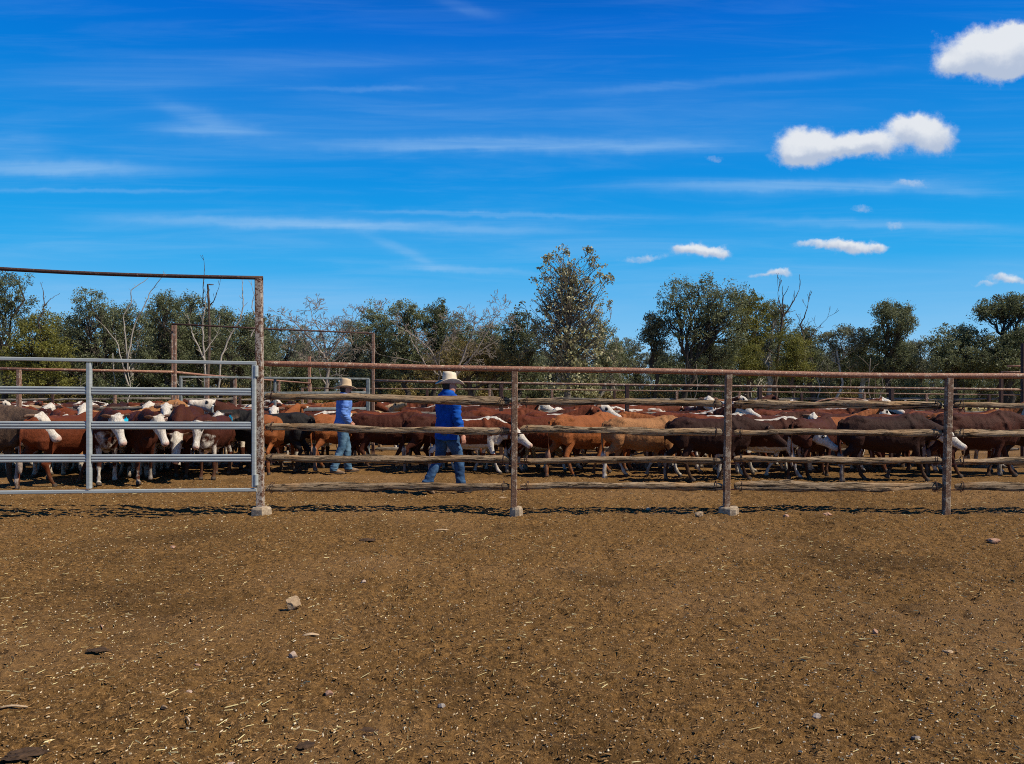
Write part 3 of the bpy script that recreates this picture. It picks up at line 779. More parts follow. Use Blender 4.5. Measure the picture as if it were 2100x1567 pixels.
    hs_ = [(-.07, -.02, .06, .055), (-.03, -.01, .10, .085), (.03, -.012, .122, .102), (.09, -.022, .128, .106), (.15, -.028, .118, .095), (.22, -.035, .094, .074), (.29, -.042, .074, .060), (.36, -.048, .066, .058), (.41, -.052, .066, .063), (.45, -.054, .056, .055), (.472, -.054, .030, .034)]
    mb.tube([H+hd*a+up*b for a, b, _, _ in hs_], [x[3] for x in hs_], 20, ref=tuple(up), R2=[x[2] for x in hs_])
    for s in (-1, 1):
        mb.tube([H+hd*.09+sd*s*.072+up*.055, H+hd*.15+sd*s*.078+up*.05], [.026, .026], 8)        # brow
        e0 = H+hd*.0+sd*s*.07+up*.045; ed = (sd*s*1.0-hd*.22-up*.22)
        ed = ed/np.linalg.norm(ed)
        mb.tube([e0, e0+ed*.05, e0+ed*.11, e0+ed*.165, e0+ed*.20], [.026, .040, .052, .040, .016], 10, ref=tuple(hd), R2=[.022, .020, .017, .015, .012])
    mb.tube([H-hd*.03+up*.07, H+up*.085+hd*.02], [.045, .05], 10)        # poll
    # tail
    tx = tail
    mb.tube([(-.70, 0, 1.07), (-.78, tx*.1, 1.02), (-.805, tx*.3, .86), (-.80, tx*.7, .66), (-.79, tx, .50)], [.034, .026, .019, .017, .018], 8, ref=(1, 0, .01))
    mb.tube([(-.79, tx, .52), (-.795, tx*1.05, .42), (-.79, tx*1.1, .30), (-.785, tx*1.1, .24)], [.019, .036, .030, .012], 8, ref=(1, 0, .01))
    me = remesh(mb, .0165, 3, 'steer')
    v = coords(me); nrm = normals(me)
    # ribs, muscle and hair relief
    fold = np.exp(-((v[:, 0]-.62)/.16)**2)*np.sin((v[:, 0]*1.0-v[:, 2]*.35)*75)*.0035
    rib = np.exp(-((v[:, 0]+.02)/.26)**2)*np.exp(-((v[:, 2]-.85)/.16)**2)*np.sin(v[:, 0]*58+v[:, 2]*8)*.0035
    v += nrm*(.011*fbm(v, 5, 2, seed)+.0035*fbm(v, (22, 22, 12), 2, seed+4)+fold+rib)[:, None]
    me.vertices.foreach_set('co', v.astype(np.float32).ravel()); me.update()
    q = v-H; a = q@hd; b = q@up; c = q@sd
    inhead = (a > -.06) & (a < .52) & (np.abs(c) < .13) & (np.abs(b) < .24) & (np.linalg.norm(q-np.clip(a, 0, .47)[:, None]*hd, axis=1) < .19)
    ear = (np.abs(c) > .115) & (np.abs(c) < .32) & (a > -.16) & (a < .10) & (np.abs(b-.0) < .14)
    face = inhead*sm(a, -.05, .03)*(~ear)
    leg = (v[:, 2] < .52)*(np.abs(v[:, 1]) > .03)*(np.abs(v[:, 0]) < 1.0)
    tailm = (v[:, 0] < -.735) & (v[:, 2] < 1.0) & (np.abs(v[:, 1]-tail) < .2) & (v[:, 0] < -.77)
    sock = leg*(1-sm(v[:, 2], .16, .46))*(~tailm)
    belly = ((v[:, 2] < .72)*(1-sm(v[:, 2], .54, .70))*(v[:, 2] > .42))*(np.abs(v[:, 0]) < .8)
    brisk = ((v[:, 0] > .45)*(1-sm(v[:, 2]+.0*v[:, 0], .72, .92)))*(v[:, 2] > .42)*(~inhead)
    qn = v-B0; tn = np.clip(qn@d2, 0, .5); un = qn[:, 2]-tn*d2[2]
    throat = (v[:, 0] > .55)*(~inhead)*(1-sm(un, -.17, -.07))*(v[:, 2] > .45)
    under = np.maximum(np.maximum(belly, brisk*.9), throat)
    crest = (1-sm(np.abs(v[:, 1]-tn*d2[1])+.06*fbm(v, 7, 2, 3), .03, .15))*sm(v[:, 2], 1.0, 1.08)*(v[:, 0] > -.2)*(~ear)*sm(nrm[:, 2], .3, .8)
    crest = crest*(v[:, 2] > 1.0)
    hoof = (v[:, 2] < .055)*(~tailm)
    eye = np.zeros(len(v))
    for s in (-1, 1):
        E_ = H+hd*.135+sd*s*.100+up*.022; eye = np.maximum(eye, 1-sm(np.linalg.norm(v-E_, axis=1), .024, .040))
        N_ = H+hd*.462+sd*s*.033-up*.045; eye = np.maximum(eye, (1-sm(np.linalg.norm(v-N_, axis=1), .008, .022))*.9)
    muz = inhead*sm(a, .42, .45)
    earin = ear*sm(nrm@hd, .2, .8)
    for nm, arr in (('face', face), ('sock', sock), ('under', under), ('crest', crest), ('dark', np.maximum(eye, 0)), ('hoof', hoof), ('muz', muz), ('earin', earin), ('switch', tailm*(1-sm(v[:, 2], .44, .52))*1.0)):
        at_ = me.attributes.new(nm, 'FLOAT', 'POINT'); at_.data.foreach_set('value', np.asarray(arr, np.float32))
    me['H'] = list(map(float, H)); me['hd'] = list(map(float, hd)); me['sd'] = list(map(float, sd)); me['up'] = list(map(float, up))
    return me

def coat_mat():
    m, q = mat('cattle_coat', 0.68, 0.14)
    A = lambda n: (lambda x: (setattr(x, 'attribute_name', n), x.outputs['Fac'])[1])(q.new('ShaderNodeAttribute'))
    def O(n):
        x = q.new('ShaderNodeAttribute'); x.attribute_type = 'OBJECT'; x.attribute_name = n; return x.outputs['Fac']
    oi = q.new('ShaderNodeObjectInfo'); base = oi.outputs['Color']
    off = q.new('ShaderNodeCombineXYZ'); q.l.new(q.m('MULTIPLY', oi.outputs['Random'], 40), off.inputs[0]); q.l.new(q.m('MULTIPLY', oi.outputs['Random'], 23), off.inputs[1])
    va = q.new('ShaderNodeVectorMath', operation='ADD'); q.l.new(q.obj, va.inputs[0]); q.l.new(off.outputs[0], va.inputs[1]); P = va.outputs[0]
    nb = q.noise(P, 6.0, 4, .6); nl = q.noise(P, 2.2, 3, .5); hair = q.noise(q.vscale(P, (38, 60, 22)), 1.0, 6, .75)
    hair2 = q.noise(q.vscale(P, (90, 90, 40)), 1.0, 3, .6)
    col = q.mix(q.ramp(nl, .35, .65, 0, .45), base, q.mix(1.0, base, (.45, .40, .40, 1), 'MULTIPLY'))
    col = q.mix(q.ramp(hair, .35, .75, 0, .5), col, q.mix(1.0, col, (1.55, 1.45, 1.3, 1), 'MULTIPLY'))
    col = q.mix(q.ramp(hair2, .55, .35, 0, .55), col, q.mix(1.0, col, (.45, .42, .40, 1), 'MULTIPLY'))
    def wmask(mask, wt, sharp=9.0):
        return q.m('MULTIPLY', q.m('SUBTRACT', q.m('ADD', q.m('MULTIPLY', mask, wt), q.m('MULTIPLY', nb, .55)), .80), sharp, clamp=True)
    W_ = None
    for msk, wt in (('face', 'w_face'), ('sock', 'w_sock'), ('under', 'w_under'), ('crest', 'w_crest')):
        x = wmask(A(msk), O(wt)); W_ = x if W_ is None else q.m('MAXIMUM', W_, x)
    pt = q.m('MULTIPLY', q.m('SUBTRACT', q.m('ADD', nl, O('w_patch')), 1.0), 14, clamp=True)
    W_ = q.m('MAXIMUM', W_, pt)
    W_ = q.m('MAXIMUM', W_, q.m('MULTIPLY', A('switch'), O('w_sock')))
    white = q.mix(q.ramp(hair, .3, .7), (.40, .33, .25, 1), (.72, .66, .58, 1))
    white = q.mix(q.ramp(nl, .45, .7, 0, .35), white, (.55, .42, .28, 1))
    col = q.mix(W_, col, white)
    s = q.new('ShaderNodeSeparateXYZ'); q.l.new(q.obj, s.inputs[0])
    mud = q.m('MULTIPLY', q.ramp(s.outputs[2], .45, .05), q.ramp(nb, .35, .65, .1, .75))
    col = q.mix(mud, col, (.085, .050, .025, 1))
    col = q.mix(q.m('MULTIPLY', A('earin'), .45), col, (.50, .30, .20, 1))
    col = q.mix(q.m('MULTIPLY', A('muz'), .85), col, q.mix(W_, (.05, .03, .025, 1), (.52, .30, .23, 1)))
    col = q.mix(A('hoof'), col, (.075, .055, .04, 1)); col = q.mix(A('dark'), col, (.010, .007, .006, 1))
    q.l.new(col, q.b.inputs['Base Color'])
    bump(q, q.m('ADD', q.m('ADD', hair, q.m('MULTIPLY', hair2, .35)), q.m('MULTIPLY', nb, 1.6)), .8, .014)
    return m
M['coat'] = coat_mat()
M['eye'] = flat_mat('dark_eye', (.010, .007, .006), .15, .1, 10, 0, .6)
M['tag'] = flat_mat('blue_ear_tag', (.02, .50, .72), .5, .12, 40)
M['tag_w'] = flat_mat('pale_ear_tag', (.70, .72, .66), .5, .1, 40)

# poses: neck (pitch,yaw), head (pitch,yaw), legs FL FR HL HR
POSES = {
 'stand':  dict(neck=(4, 0), head=(-38, 0), legs=(3, -3, -4, 4), seed=1),
 'walk1':  dict(neck=(-4, 0), head=(-32, 0), legs=(20, -16, -15, 14), tail=.03, seed=2),
 'walk2':  dict(neck=(-14, -8), head=(-30, -14), legs=(-18, 17, 17, -16), tail=-.04, seed=3),
 'low':    dict(neck=(-32, 6), head=(-52, 10), legs=(10, -9, -9, 10), seed=4),
 'up':     dict(neck=(34, 0), head=(-22, 0), legs=(-4, 4, 6, -6), seed=5),
 'nose':   dict(neck=(30, -30), head=(14, -50), legs=(0, 4, 6, -6), seed=6),
 'right':  dict(neck=(14, -38), head=(-44, -78), legs=(4, -4, -5, 5), seed=7),
 'left':   dict(neck=(14, 38), head=(-44, 78), legs=(-4, 5, 5, -5), seed=8),
 'slight': dict(neck=(10, 18), head=(-56, 34), legs=(-12, 10, 12, -8), tail=.05, seed=9),
 'level':  dict(neck=(10, 0), head=(-66, 0), legs=(0, 0, 0, 0), fat=1.08, seed=10),
}
BODY = {k: cow_body(**v) for k, v in POSES.items()}
for me in BODY.values(): me.materials.append(M['coat'])
def ico(name, r, material, sx=1, sy=1, sz=1, sub=2):
    import bmesh
    bm = bmesh.new(); bmesh.ops.create_icosphere(bm, subdivisions=sub, radius=r); me = bpy.data.meshes.new(name)
    for v in bm.verts: v.co = (v.co.x*sx, v.co.y*sy, v.co.z*sz)
    bm.to_mesh(me); bm.free(); me.polygons.foreach_set('use_smooth', [True]*len(me.polygons)); me.materials.append(material); return me
EYE = ico('eye', .0215, M['eye'])
def tag_mesh(mt):
    mb = MB(); mb.box((0, 0, -.035), .062, .006, .062, bev=.001); mb.box((0, 0, .005), .03, .006, .03, bev=.001); mb.tube([(0, -.012, .015), (0, .012, .015)], .008, 8)
    me = mb.mesh('ear_tag', False); me.materials.append(mt); return me
TAGM = {'b': tag_mesh(M['tag']), 'w': tag_mesh(M['tag_w'])}
RED = (.135, .032, .011, 1); DRED = (.064, .017, .008, 1); DARK = (.036, .013, .008, 1); ORG = (.27, .085, .025, 1); TAN = (.36, .165, .065, 1); BLK = (.018, .016, .015, 1); BRI = (.10, .062, .042, 1); CRM = (.50, .34, .18, 1)
HERD = []
def cow(px, Y, heading, pose, coat, white=(0, 0, 0, 0, 0), label=None, group=None, sc=.95, tags='', eyes=False, scy=1.0, byhead=False):
    o = bpy.data.objects.new('steer', BODY[pose]); COL.objects.link(o)
    o.location = ((px-PX0)*Y/F, Y, .0); o.rotation_euler = (0, 0, math.radians(heading)); o.scale = (sc, sc*.92*scy, sc)
    if byhead:
        me_ = BODY[pose]; hh_ = Matrix.Rotation(math.radians(heading), 3, 'Z') @ ((Vector(me_['H'])+Vector(me_['hd'])*.2)*sc)
        o.location.x = (px-PX0)*(Y+hh_.y)/F-hh_.x
    o.color = coat
    for k, v in zip(('w_face', 'w_sock', 'w_under', 'w_crest', 'w_patch'), white): o[k] = float(v)
    tag(o, label, 'cattle', group)
    me = BODY[pose]; H, hd, sd, up = (Vector(me[k]) for k in ('H', 'hd', 'sd', 'up'))
    if eyes:
        for s in (-1, 1):
            e = bpy.data.objects.new('eye', EYE); COL.objects.link(e); e.parent = o; e.location = H+hd*.135+sd*s*.097+up*.022
    for t in tags:                              # b/w = blue or pale tag on left ear, B/W on right ear
        s = 1 if t.islower() else -1
        e = bpy.data.objects.new('ear_tag', TAGM[t.lower()]); COL.objects.link(e); e.parent = o
        p = H+sd*s*.20-hd*.035-up*.03
        e.location = p; yaw = math.atan2(hd.y, hd.x); e.rotation_euler = (0, 0, yaw+math.pi/2); e.scale = (1.45, 1.45, 1.45)
        if hd.x or True: e.location = p+hd*.035
    HERD.append((px, Y, o)); return o
G1 = 'cattle in the near mob behind the front fence'
HF = (1.0, .75, .62, .5, 0)     # white face, socks, belly, crest
near = [
 # px, Y, heading, pose, coat, white, label, scale, tags
 (-52, 12.4, -8, 'stand', BRI, (.85, .3, .3, 0, 0), 'brindle grey-brown steer with white muzzle standing at the far left behind the gate', 1.13, 'b'),
 (60, 14.4, -30, 'stand', DRED, HF, 'dark red steer with white blaze behind the brindle one at left', 1.05, 'w'),
 (150, 15.0, 150, 'walk1', RED, (.9, .5, .7, 1, 0), 'red steer with white neck stripe behind the left gate upright', 1.0, ''),
 (330, 15.4, 5, 'up', RED, (1, .5, .7, .5, 0), 'red steer with raised white face behind the right gate half', .98, ''),
 (569, 14.9, 82, 'up', ORG, (.1, .2, .2, 0, 0), 'orange-red steer seen from behind with raised head right of the tall post', .98, ''),
 (625, 16.1, 6, 'right', DRED, (1, .5, .9, .9, 0), 'dark red steer with white neck top turning its blazed face beside the far man', .98, ''),
 (690, 15.8, 62, 'walk2', ORG, (.3, .3, .2, 0, 0), 'orange-brown steer walking away behind the man in the light blue shirt', .98, ''),
 (792, 15.6, 0, 'walk1', DRED, (.2, .1, .2, 0, 0), 'plain dark red steer side-on between the two men', .98, ''),
 (905, 15.3, 20, 'walk2', DRED, (.3, .4, .3, 0, 0), 'dark red steer hidden behind the man in royal blue', .98, ''),
 (960, 14.6, -12, 'walk2', RED, (1, .8, .9, 1, 0), 'red steer with cream neck stripe and hanging pale head left of the second post', .93, ''),
 (1030, 16.2, 4, 'walk1', RED, (.2, .2, .2, .3, 0), 'red humped steer side-on behind the second post', 1.03, ''),
 (1050, 15.4, -5, 'low', CRM, (.4, .5, .6, .2, 0), 'tan steer with lowered head just right of the second post', .85, ''),
 (1108, 15.0, 12, 'walk2', BRI, (.9, .9, 1, .4, .18), 'roan grey steer with pale legs right of the second post', .88, ''),
 (1196, 14.2, 35, 'walk1', ORG, (.2, .2, .2, 0, 0), 'glossy orange-red steer with rump to the camera in the third bay', 1.00, ''),
 (1318, 13.9, 8, 'walk2', TAN, (.4, 1, .4, .2, 0), 'shaggy tan steer with white hind legs in the middle of the third bay', .96, ''),
 (1455, 13.3, 0, 'walk1', DARK, (.2, .3, .2, 0, 0), 'dark brown steer side-on left of the third post', .97, ''),
 (1470, 14.6, -4, 'walk1', RED, (.95, .9, .8, 1, 0), 'red steer with long white back stripe crossing behind the third post', .99, ''),
 (1560, 13.7, -8, 'walk2', DRED, (1, 1, .9, .9, 0), 'brown steer with white legs and white face right of the third post', .95, ''),
 (1668, 13.9, 40, 'low', DRED, (.2, .4, .4, 0, 0), 'dark red steer with rump turned to the camera in the fourth bay', .95, ''),
 (1610, 15.6, 2, 'walk1', RED, (1, .4, .7, .4, 0), 'long-backed red steer with white face behind the fourth bay rails', 1.05, 'w'),
 (1812, 13.3, 0, 'walk2', DARK, (.9, .5, .4, 0, 0), 'very dark brown steer side-on left of the fourth post', 1.0, ''),
 (1890, 15.8, 176, 'up', DRED, (.2, .2, .2, 0, 0), 'brown steer facing left with raised head left of the fourth post', 1.05, ''),
 (2000, 13.9, -2, 'walk1', DRED, (.2, .2, .2, 0, 0), 'dark red steer side-on right of the fourth post', 1.03, ''),
 (2120, 14.4, 5, 'walk2', DARK, (.9, .6, .3, 0, 0), 'dark steer cut by the right edge of the photograph', 1.0, ''),
 (1395, 15.9, 10, 'walk2', RED, (.9, .6, .6, 0, 0), 'red steer behind the shaggy tan one in the third bay', 1.0, ''),
 (1270, 15.9, 5, 'walk1', DRED, (.9, 1, .6, 0, 0), 'dark red white-legged steer behind the glossy orange one', .95, ''),
 (1730, 15.3, 0, 'walk1', DRED, (.9, .4, .4, .3, 0), 'dark red steer behind the rump-turned one in the fourth bay', 1.0, ''),
 (-20, 15.6, 20, 'walk1', RED, HF, 'red white-faced steer behind the brindle one at the left edge', 1.0, ''),
 (1945, 15.9, 5, 'low', DRED, (.9, .7, .8, 0, 0), 'brown steer with white legs behind the fourth post', .95, ''),
 (1840, 14.9, 8, 'walk1', DRED, (.3, .4, .3, 0, 0), 'reddish-brown steer behind the very dark one in the fourth bay', .98, ''),
 (2085, 15.7, -6, 'walk1', RED, (.9, .8, .9, 0, 0), 'red white-legged steer half hidden at the right edge', .97, ''),
 (1505, 15.9, 4, 'walk2', DRED, (.8, .9, .5, 0, 0), 'dark red steer hidden mostly behind the third post', .95, ''),
 (215, 16.2, 195, 'nose', DRED, HF, 'brown steer with white poll looking back behind the gate centre', .98, ''),
 (90, 16.6, 10, 'up', RED, HF, 'red steer with raised white face far behind the brindle one', 1.0, ''),
 (385, 15.7, 185, 'left', RED, HF, 'red steer with white face turned back behind the frontal one', .95, ''),
]
for px, Y, hd_, ps, coat, wh, lab, s_, tg in near:
    cow(px, Y, hd_, ps, coat, wh, lab, G1, s_, tg, Y < 14.8)

for px, Y, hd_, ps, coat, wh, lab, s_, tg in [      # placed by where the face shows
 (248, 13.2, -62, 'slight', DRED, (1, .85, .58, .3, 0), 'white-faced dark red steer with blue ear tag just right of the gate upright', 1.08, 'b'),
 (334, 13.3, -58, 'slight', DRED, (1, 0.6, .42, .3, 0), 'white-faced brown steer with white hooves in the middle of the right gate half', 1.06, ''),
 (403, 13.9, -84, 'level', DRED, (1, .4, .6, .2, 0), 'red steer facing the camera with white face and blue ear tag', .98, 'b'),
 (362, 14.3, -78, 'low', DRED, (.95, .4, .4, .4, 0), 'dark red steer with curly white forehead lowered behind the gate rails', 1.12, ''),
 (441, 14.9, 182, 'left', BLK, (1, .3, .2, 0, 0), 'black steer with white face and blue tag beside the tall gate post', 1.02, 'b'),
 (415, 15.9, -110, 'nose', DRED, (1, .3, .8, 0, 0), 'white-faced steer lifting its nose above the others behind the gate', 1.06, 'w'),
 (28, 14.3, -75, 'level', DRED, HF, 'white-faced steer squeezed in just behind the brindle one', 1.04, 'b'),
 (168, 15.2, -80, 'up', DRED, HF, 'white-faced steer with head high directly left of the gate upright', 1.0, ''),
 (298, 16.3, -95, 'up', RED, (1, .8, .8, .2, 0), 'red white-faced steer looking out high behind the gate middle', 1.02, ''),
 (208, 14.5, -100, 'level', RED, (1, .8, .8, .2, 0), 'red white-faced steer facing out against the right of the upright', 1.04, 'w'),
 (290, 14.3, -72, 'level', DRED, (1, .8, .8, .2, 0), 'dark white-faced steer wedged between the two largest gate faces', 1.02, 'b'),
 (140, 14.1, -60, 'slight', RED, HF, 'red steer showing a white face left of the gate upright', 1.04, ''),
 (340, 15.8, -70, 'up', DRED, (1, .5, .9, .3, 0), 'dark steer with raised white forehead in the middle of the right gate half', 1.0, ''),
 (90, 15.6, -110, 'up', RED, (1, .4, .7, .2, 0), 'red steer with raised face behind the brindle one', 1.0, ''),
 (560, 16.6, -80, 'up', DRED, (1, .8, .8, 0, 0), 'white-faced steer looking out behind the orange-red one', .95, ''),
 (470, 16.2, -60, 'level', DRED, (1, .8, .8, 0, 0), 'dark white-faced steer behind the black one', .98, ''),
 ]:
    cow(px, Y, hd_, ps, coat, wh, lab, G1, s_, tg, True, 1.0, True)
cow(136, 12.75, 72, 'walk1', RED, (.2, .5, .3, 0, 0), 'rich red steer with its rump to the gate in the left gate half', G1, 1.03)
for px, Y, hd_, ps, coat, wh, lab, s_, tg in [
 (1142, 15.5, -20, 'up', RED, (1, .8, .8, 1, 0), 'red steer lifting a white face above the third bay rails', 1.0, ''),
 (1420, 15.2, -35, 'up', DRED, (1, .8, .8, .8, 0), 'dark red steer with raised white face just left of the third post', 1.02, ''),
 (1700, 16.3, -25, 'up', RED, (1, .8, .8, .6, 0), 'red steer with high white face in the middle of the fourth bay', 1.08, ''),
 ]:
    cow(px, Y, hd_, ps, coat, wh, lab, G1, s_, tg, True)
# the rest of the near mob, packed behind the animals named above
rgn = random.Random(21)
FN = []
for Yr, st in ((14.9, 150), (16.1, 105)):
    px = -70
    while px < 2150:
        Y = Yr+rgn.uniform(-.3, .35)
        if not (380 < px < 610 and Yr < 15) and not (590 < px < 960 and Yr < 15): FN.append((px, Y))
        px += st*rgn.uniform(.8, 1.25)
its = []; sps = []
for px, Y in FN:
    cn, coat = rgn.choices([('red', RED), ('dark red', DRED), ('orange', ORG), ('tan', TAN)], [40, 30, 18, 12])[0]
    wn, wh = rgn.choices([(' with white face', HF), ('', (.1, .2, .2, 0, 0)), (' with white legs', (.2, 1.1, .4, 0, 0))], [45, 35, 20])[0]
    h_ = rgn.gauss(0, 14) if px > 600 else rgn.choice([rgn.gauss(-60, 25), rgn.gauss(0, 20), rgn.gauss(180, 20)])
    ps = rgn.choice(['stand', 'walk1', 'walk2', 'level', 'slight', 'right', 'up'] if px > 600 else ['stand', 'level', 'slight', 'up', 'left', 'right', 'walk1'])
    its.append((px, Y, cn, wn)); sps.append((px, Y, h_, ps, coat, wh, (.94 if px > 560 else 1.0)+.1*rgn.random()))
FILL = (its, sps)
# the far mob behind the second fence
LM = [(0, 'the left edge'), (183, 'gate upright'), (350, 'farther gateway left'), (533, 'tall gate post'), (700, 'pale blue man'), (765, 'farther gateway right'), (925, 'royal blue man'),
      (1055, 'second fence post'), (1290, 'third bay middle'), (1490, 'third fence post'), (1700, 'fourth bay middle'), (1943, 'fourth fence post'), (2100, 'the right edge')]
def far_labels(items):
    cnt = {}
    out = []
    for (px, Y, cn, wn) in items:
        lm = min(LM, key=lambda q: abs(q[0]-px))[1]
        row = 'front row' if Y < 20.5 else ('middle row' if Y < 25 else 'back row')
        out.append((f'{cn} steer{wn}, {row} of far mob by {lm}', px))
    res = []
    for i, (l, px) in enumerate(out):
        same = sorted([p for (l2, p) in out if l2 == l])
        if len(same) > 1:
            k = same.index(px); l = l+(', leftmost' if k == 0 else (', rightmost' if k == len(same)-1 else ', middle' if len(same) == 3 else f', {["second","third","fourth","fifth"][min(k-1,3)]}'))
        res.append(l)
    return res
rg = random.Random(5)
items = []; spec = []
for Yrow, step, jit in ((18.9, 118, .5), (20.2, 112, .5), (22.0, 104, .7), (24.2, 98, .9), (27.0, 92, 1.0), (30.0, 88, 1.2)):
    px = -60+rg.random()*60
    lim = 1990 if Yrow < 19 else 1860-(Yrow-19)*8
    while px < lim:
        Y = Yrow+rg.uniform(-jit, jit)
        skip = (380 < px < 620 and rg.random() < .45) or rg.random() < .10
        if not skip:
            cn, coat = rg.choices([('red', RED), ('dark red', DRED), ('orange', ORG), ('dark brown', DARK), ('tan', TAN), ('cream', CRM), ('black', BLK)], [34, 30, 12, 8, 6, 3, 2])[0]
            wn, wh = rg.choices([(' with white face', (1, .7, .9, .6, 0)), ('', (.1, .2, .2, 0, 0)), (' with white face and stripe', (1, .8, .9, 1.2, 0)), (' with white patches', (1, 1, 1, .8, .48))], [45, 35, 14, 5])[0]
            hd_ = rg.choices([rg.gauss(0, 27), rg.gauss(180, 26), rg.gauss(-80, 25), rg.gauss(80, 25)], [58, 16, 14, 12])[0]
            if 740 < px < 1100: hd_ = rg.gauss(5, 14)
            ps = rg.choices(['stand', 'walk1', 'walk2', 'low', 'up', 'nose', 'right', 'left', 'slight', 'level'], [12, 12, 8, 2, 22, 8, 12, 10, 10, 8])[0]
            items.append((px, Y, cn, wn)); spec.append((px, Y, hd_, ps, coat, wh, .96+rg.random()*.16))
        px += step*(.7+rg.random()*.6)*(17/ Y)**.35
for (px, Y, hd_, ps, coat, wh, s_), lab in zip(spec, far_labels(items)):
    cow(px, Y, hd_, ps, coat, wh, lab, 'cattle in the far mob behind the second fence', s_)
_fl = far_labels(FILL[0])
for (px, Y, hd_, ps, coat, wh, s_), lab in zip(FILL[1], _fl):
    cow(px, Y, hd_, ps, coat, wh, lab.replace('front row of far mob', ('middle' if Y < 15.5 else 'rear')+' of near mob'), G1, s_)
# the big white pied one that stands out above the tan steer
cow(1300, 17.0+1.6, 178, 'walk1', RED, (1, 1, 1, 1, .52), 'white steer with red-brown spots, the palest back behind the shaggy tan one', 'cattle in the far mob behind the second fence', 1.03)

# ------------------------------------------------------------------ people
def cloth_mat(name, col, col2, rough=.9, scale=8):
    m, q = mat(name, rough, .1)
    n = q.noise(q.obj, scale, 5, .6); f = q.noise(q.obj, 160, 2, .5)
    c = q.mix(q.ramp(n, .35, .7), c4(col), c4(col2)); c = q.mix(q.ramp(f, .4, .7, 0, .25), c, c4(tuple(x*.6 for x in col)))
    q.l.new(c, q.b.inputs['Base Color']); bump(q, q.m('ADD', n, q.m('MULTIPLY', f, .2)), .5, .012); return m
M['royal'] = cloth_mat('royal_blue_cotton', (.006, .055, .27), (.012, .095, .42))
M['paleblue'] = cloth_mat('faded_blue_cotton', (.10, .19, .48), (.17, .30, .60))
M['denim'] = cloth_mat('blue_denim', (.020, .048, .110), (.070, .140, .245), .92, 5)
M['denim_pale'] = cloth_mat('washed_denim', (.040, .090, .145), (.14, .235, .31), .92, 5)
M['skin'] = flat_mat('tanned_skin', (.50, .23, .15), .55, .15, 14)
M['felt'] = flat_mat('cream_felt', (.66, .55, .40), .85, .15, 9)
M['felt_tan'] = flat_mat('tan_felt', (.50, .36, .22), .85, .18, 9)
M['band'] = flat_mat('dark_hat_band', (.030, .024, .02), .7)
M['leather'] = flat_mat('dusty_leather', (.20, .125, .075), .8, .35, 12, .004)
M['hairm'] = flat_mat('dark_hair', (.028, .020, .015), .7, .3, 60, .01)
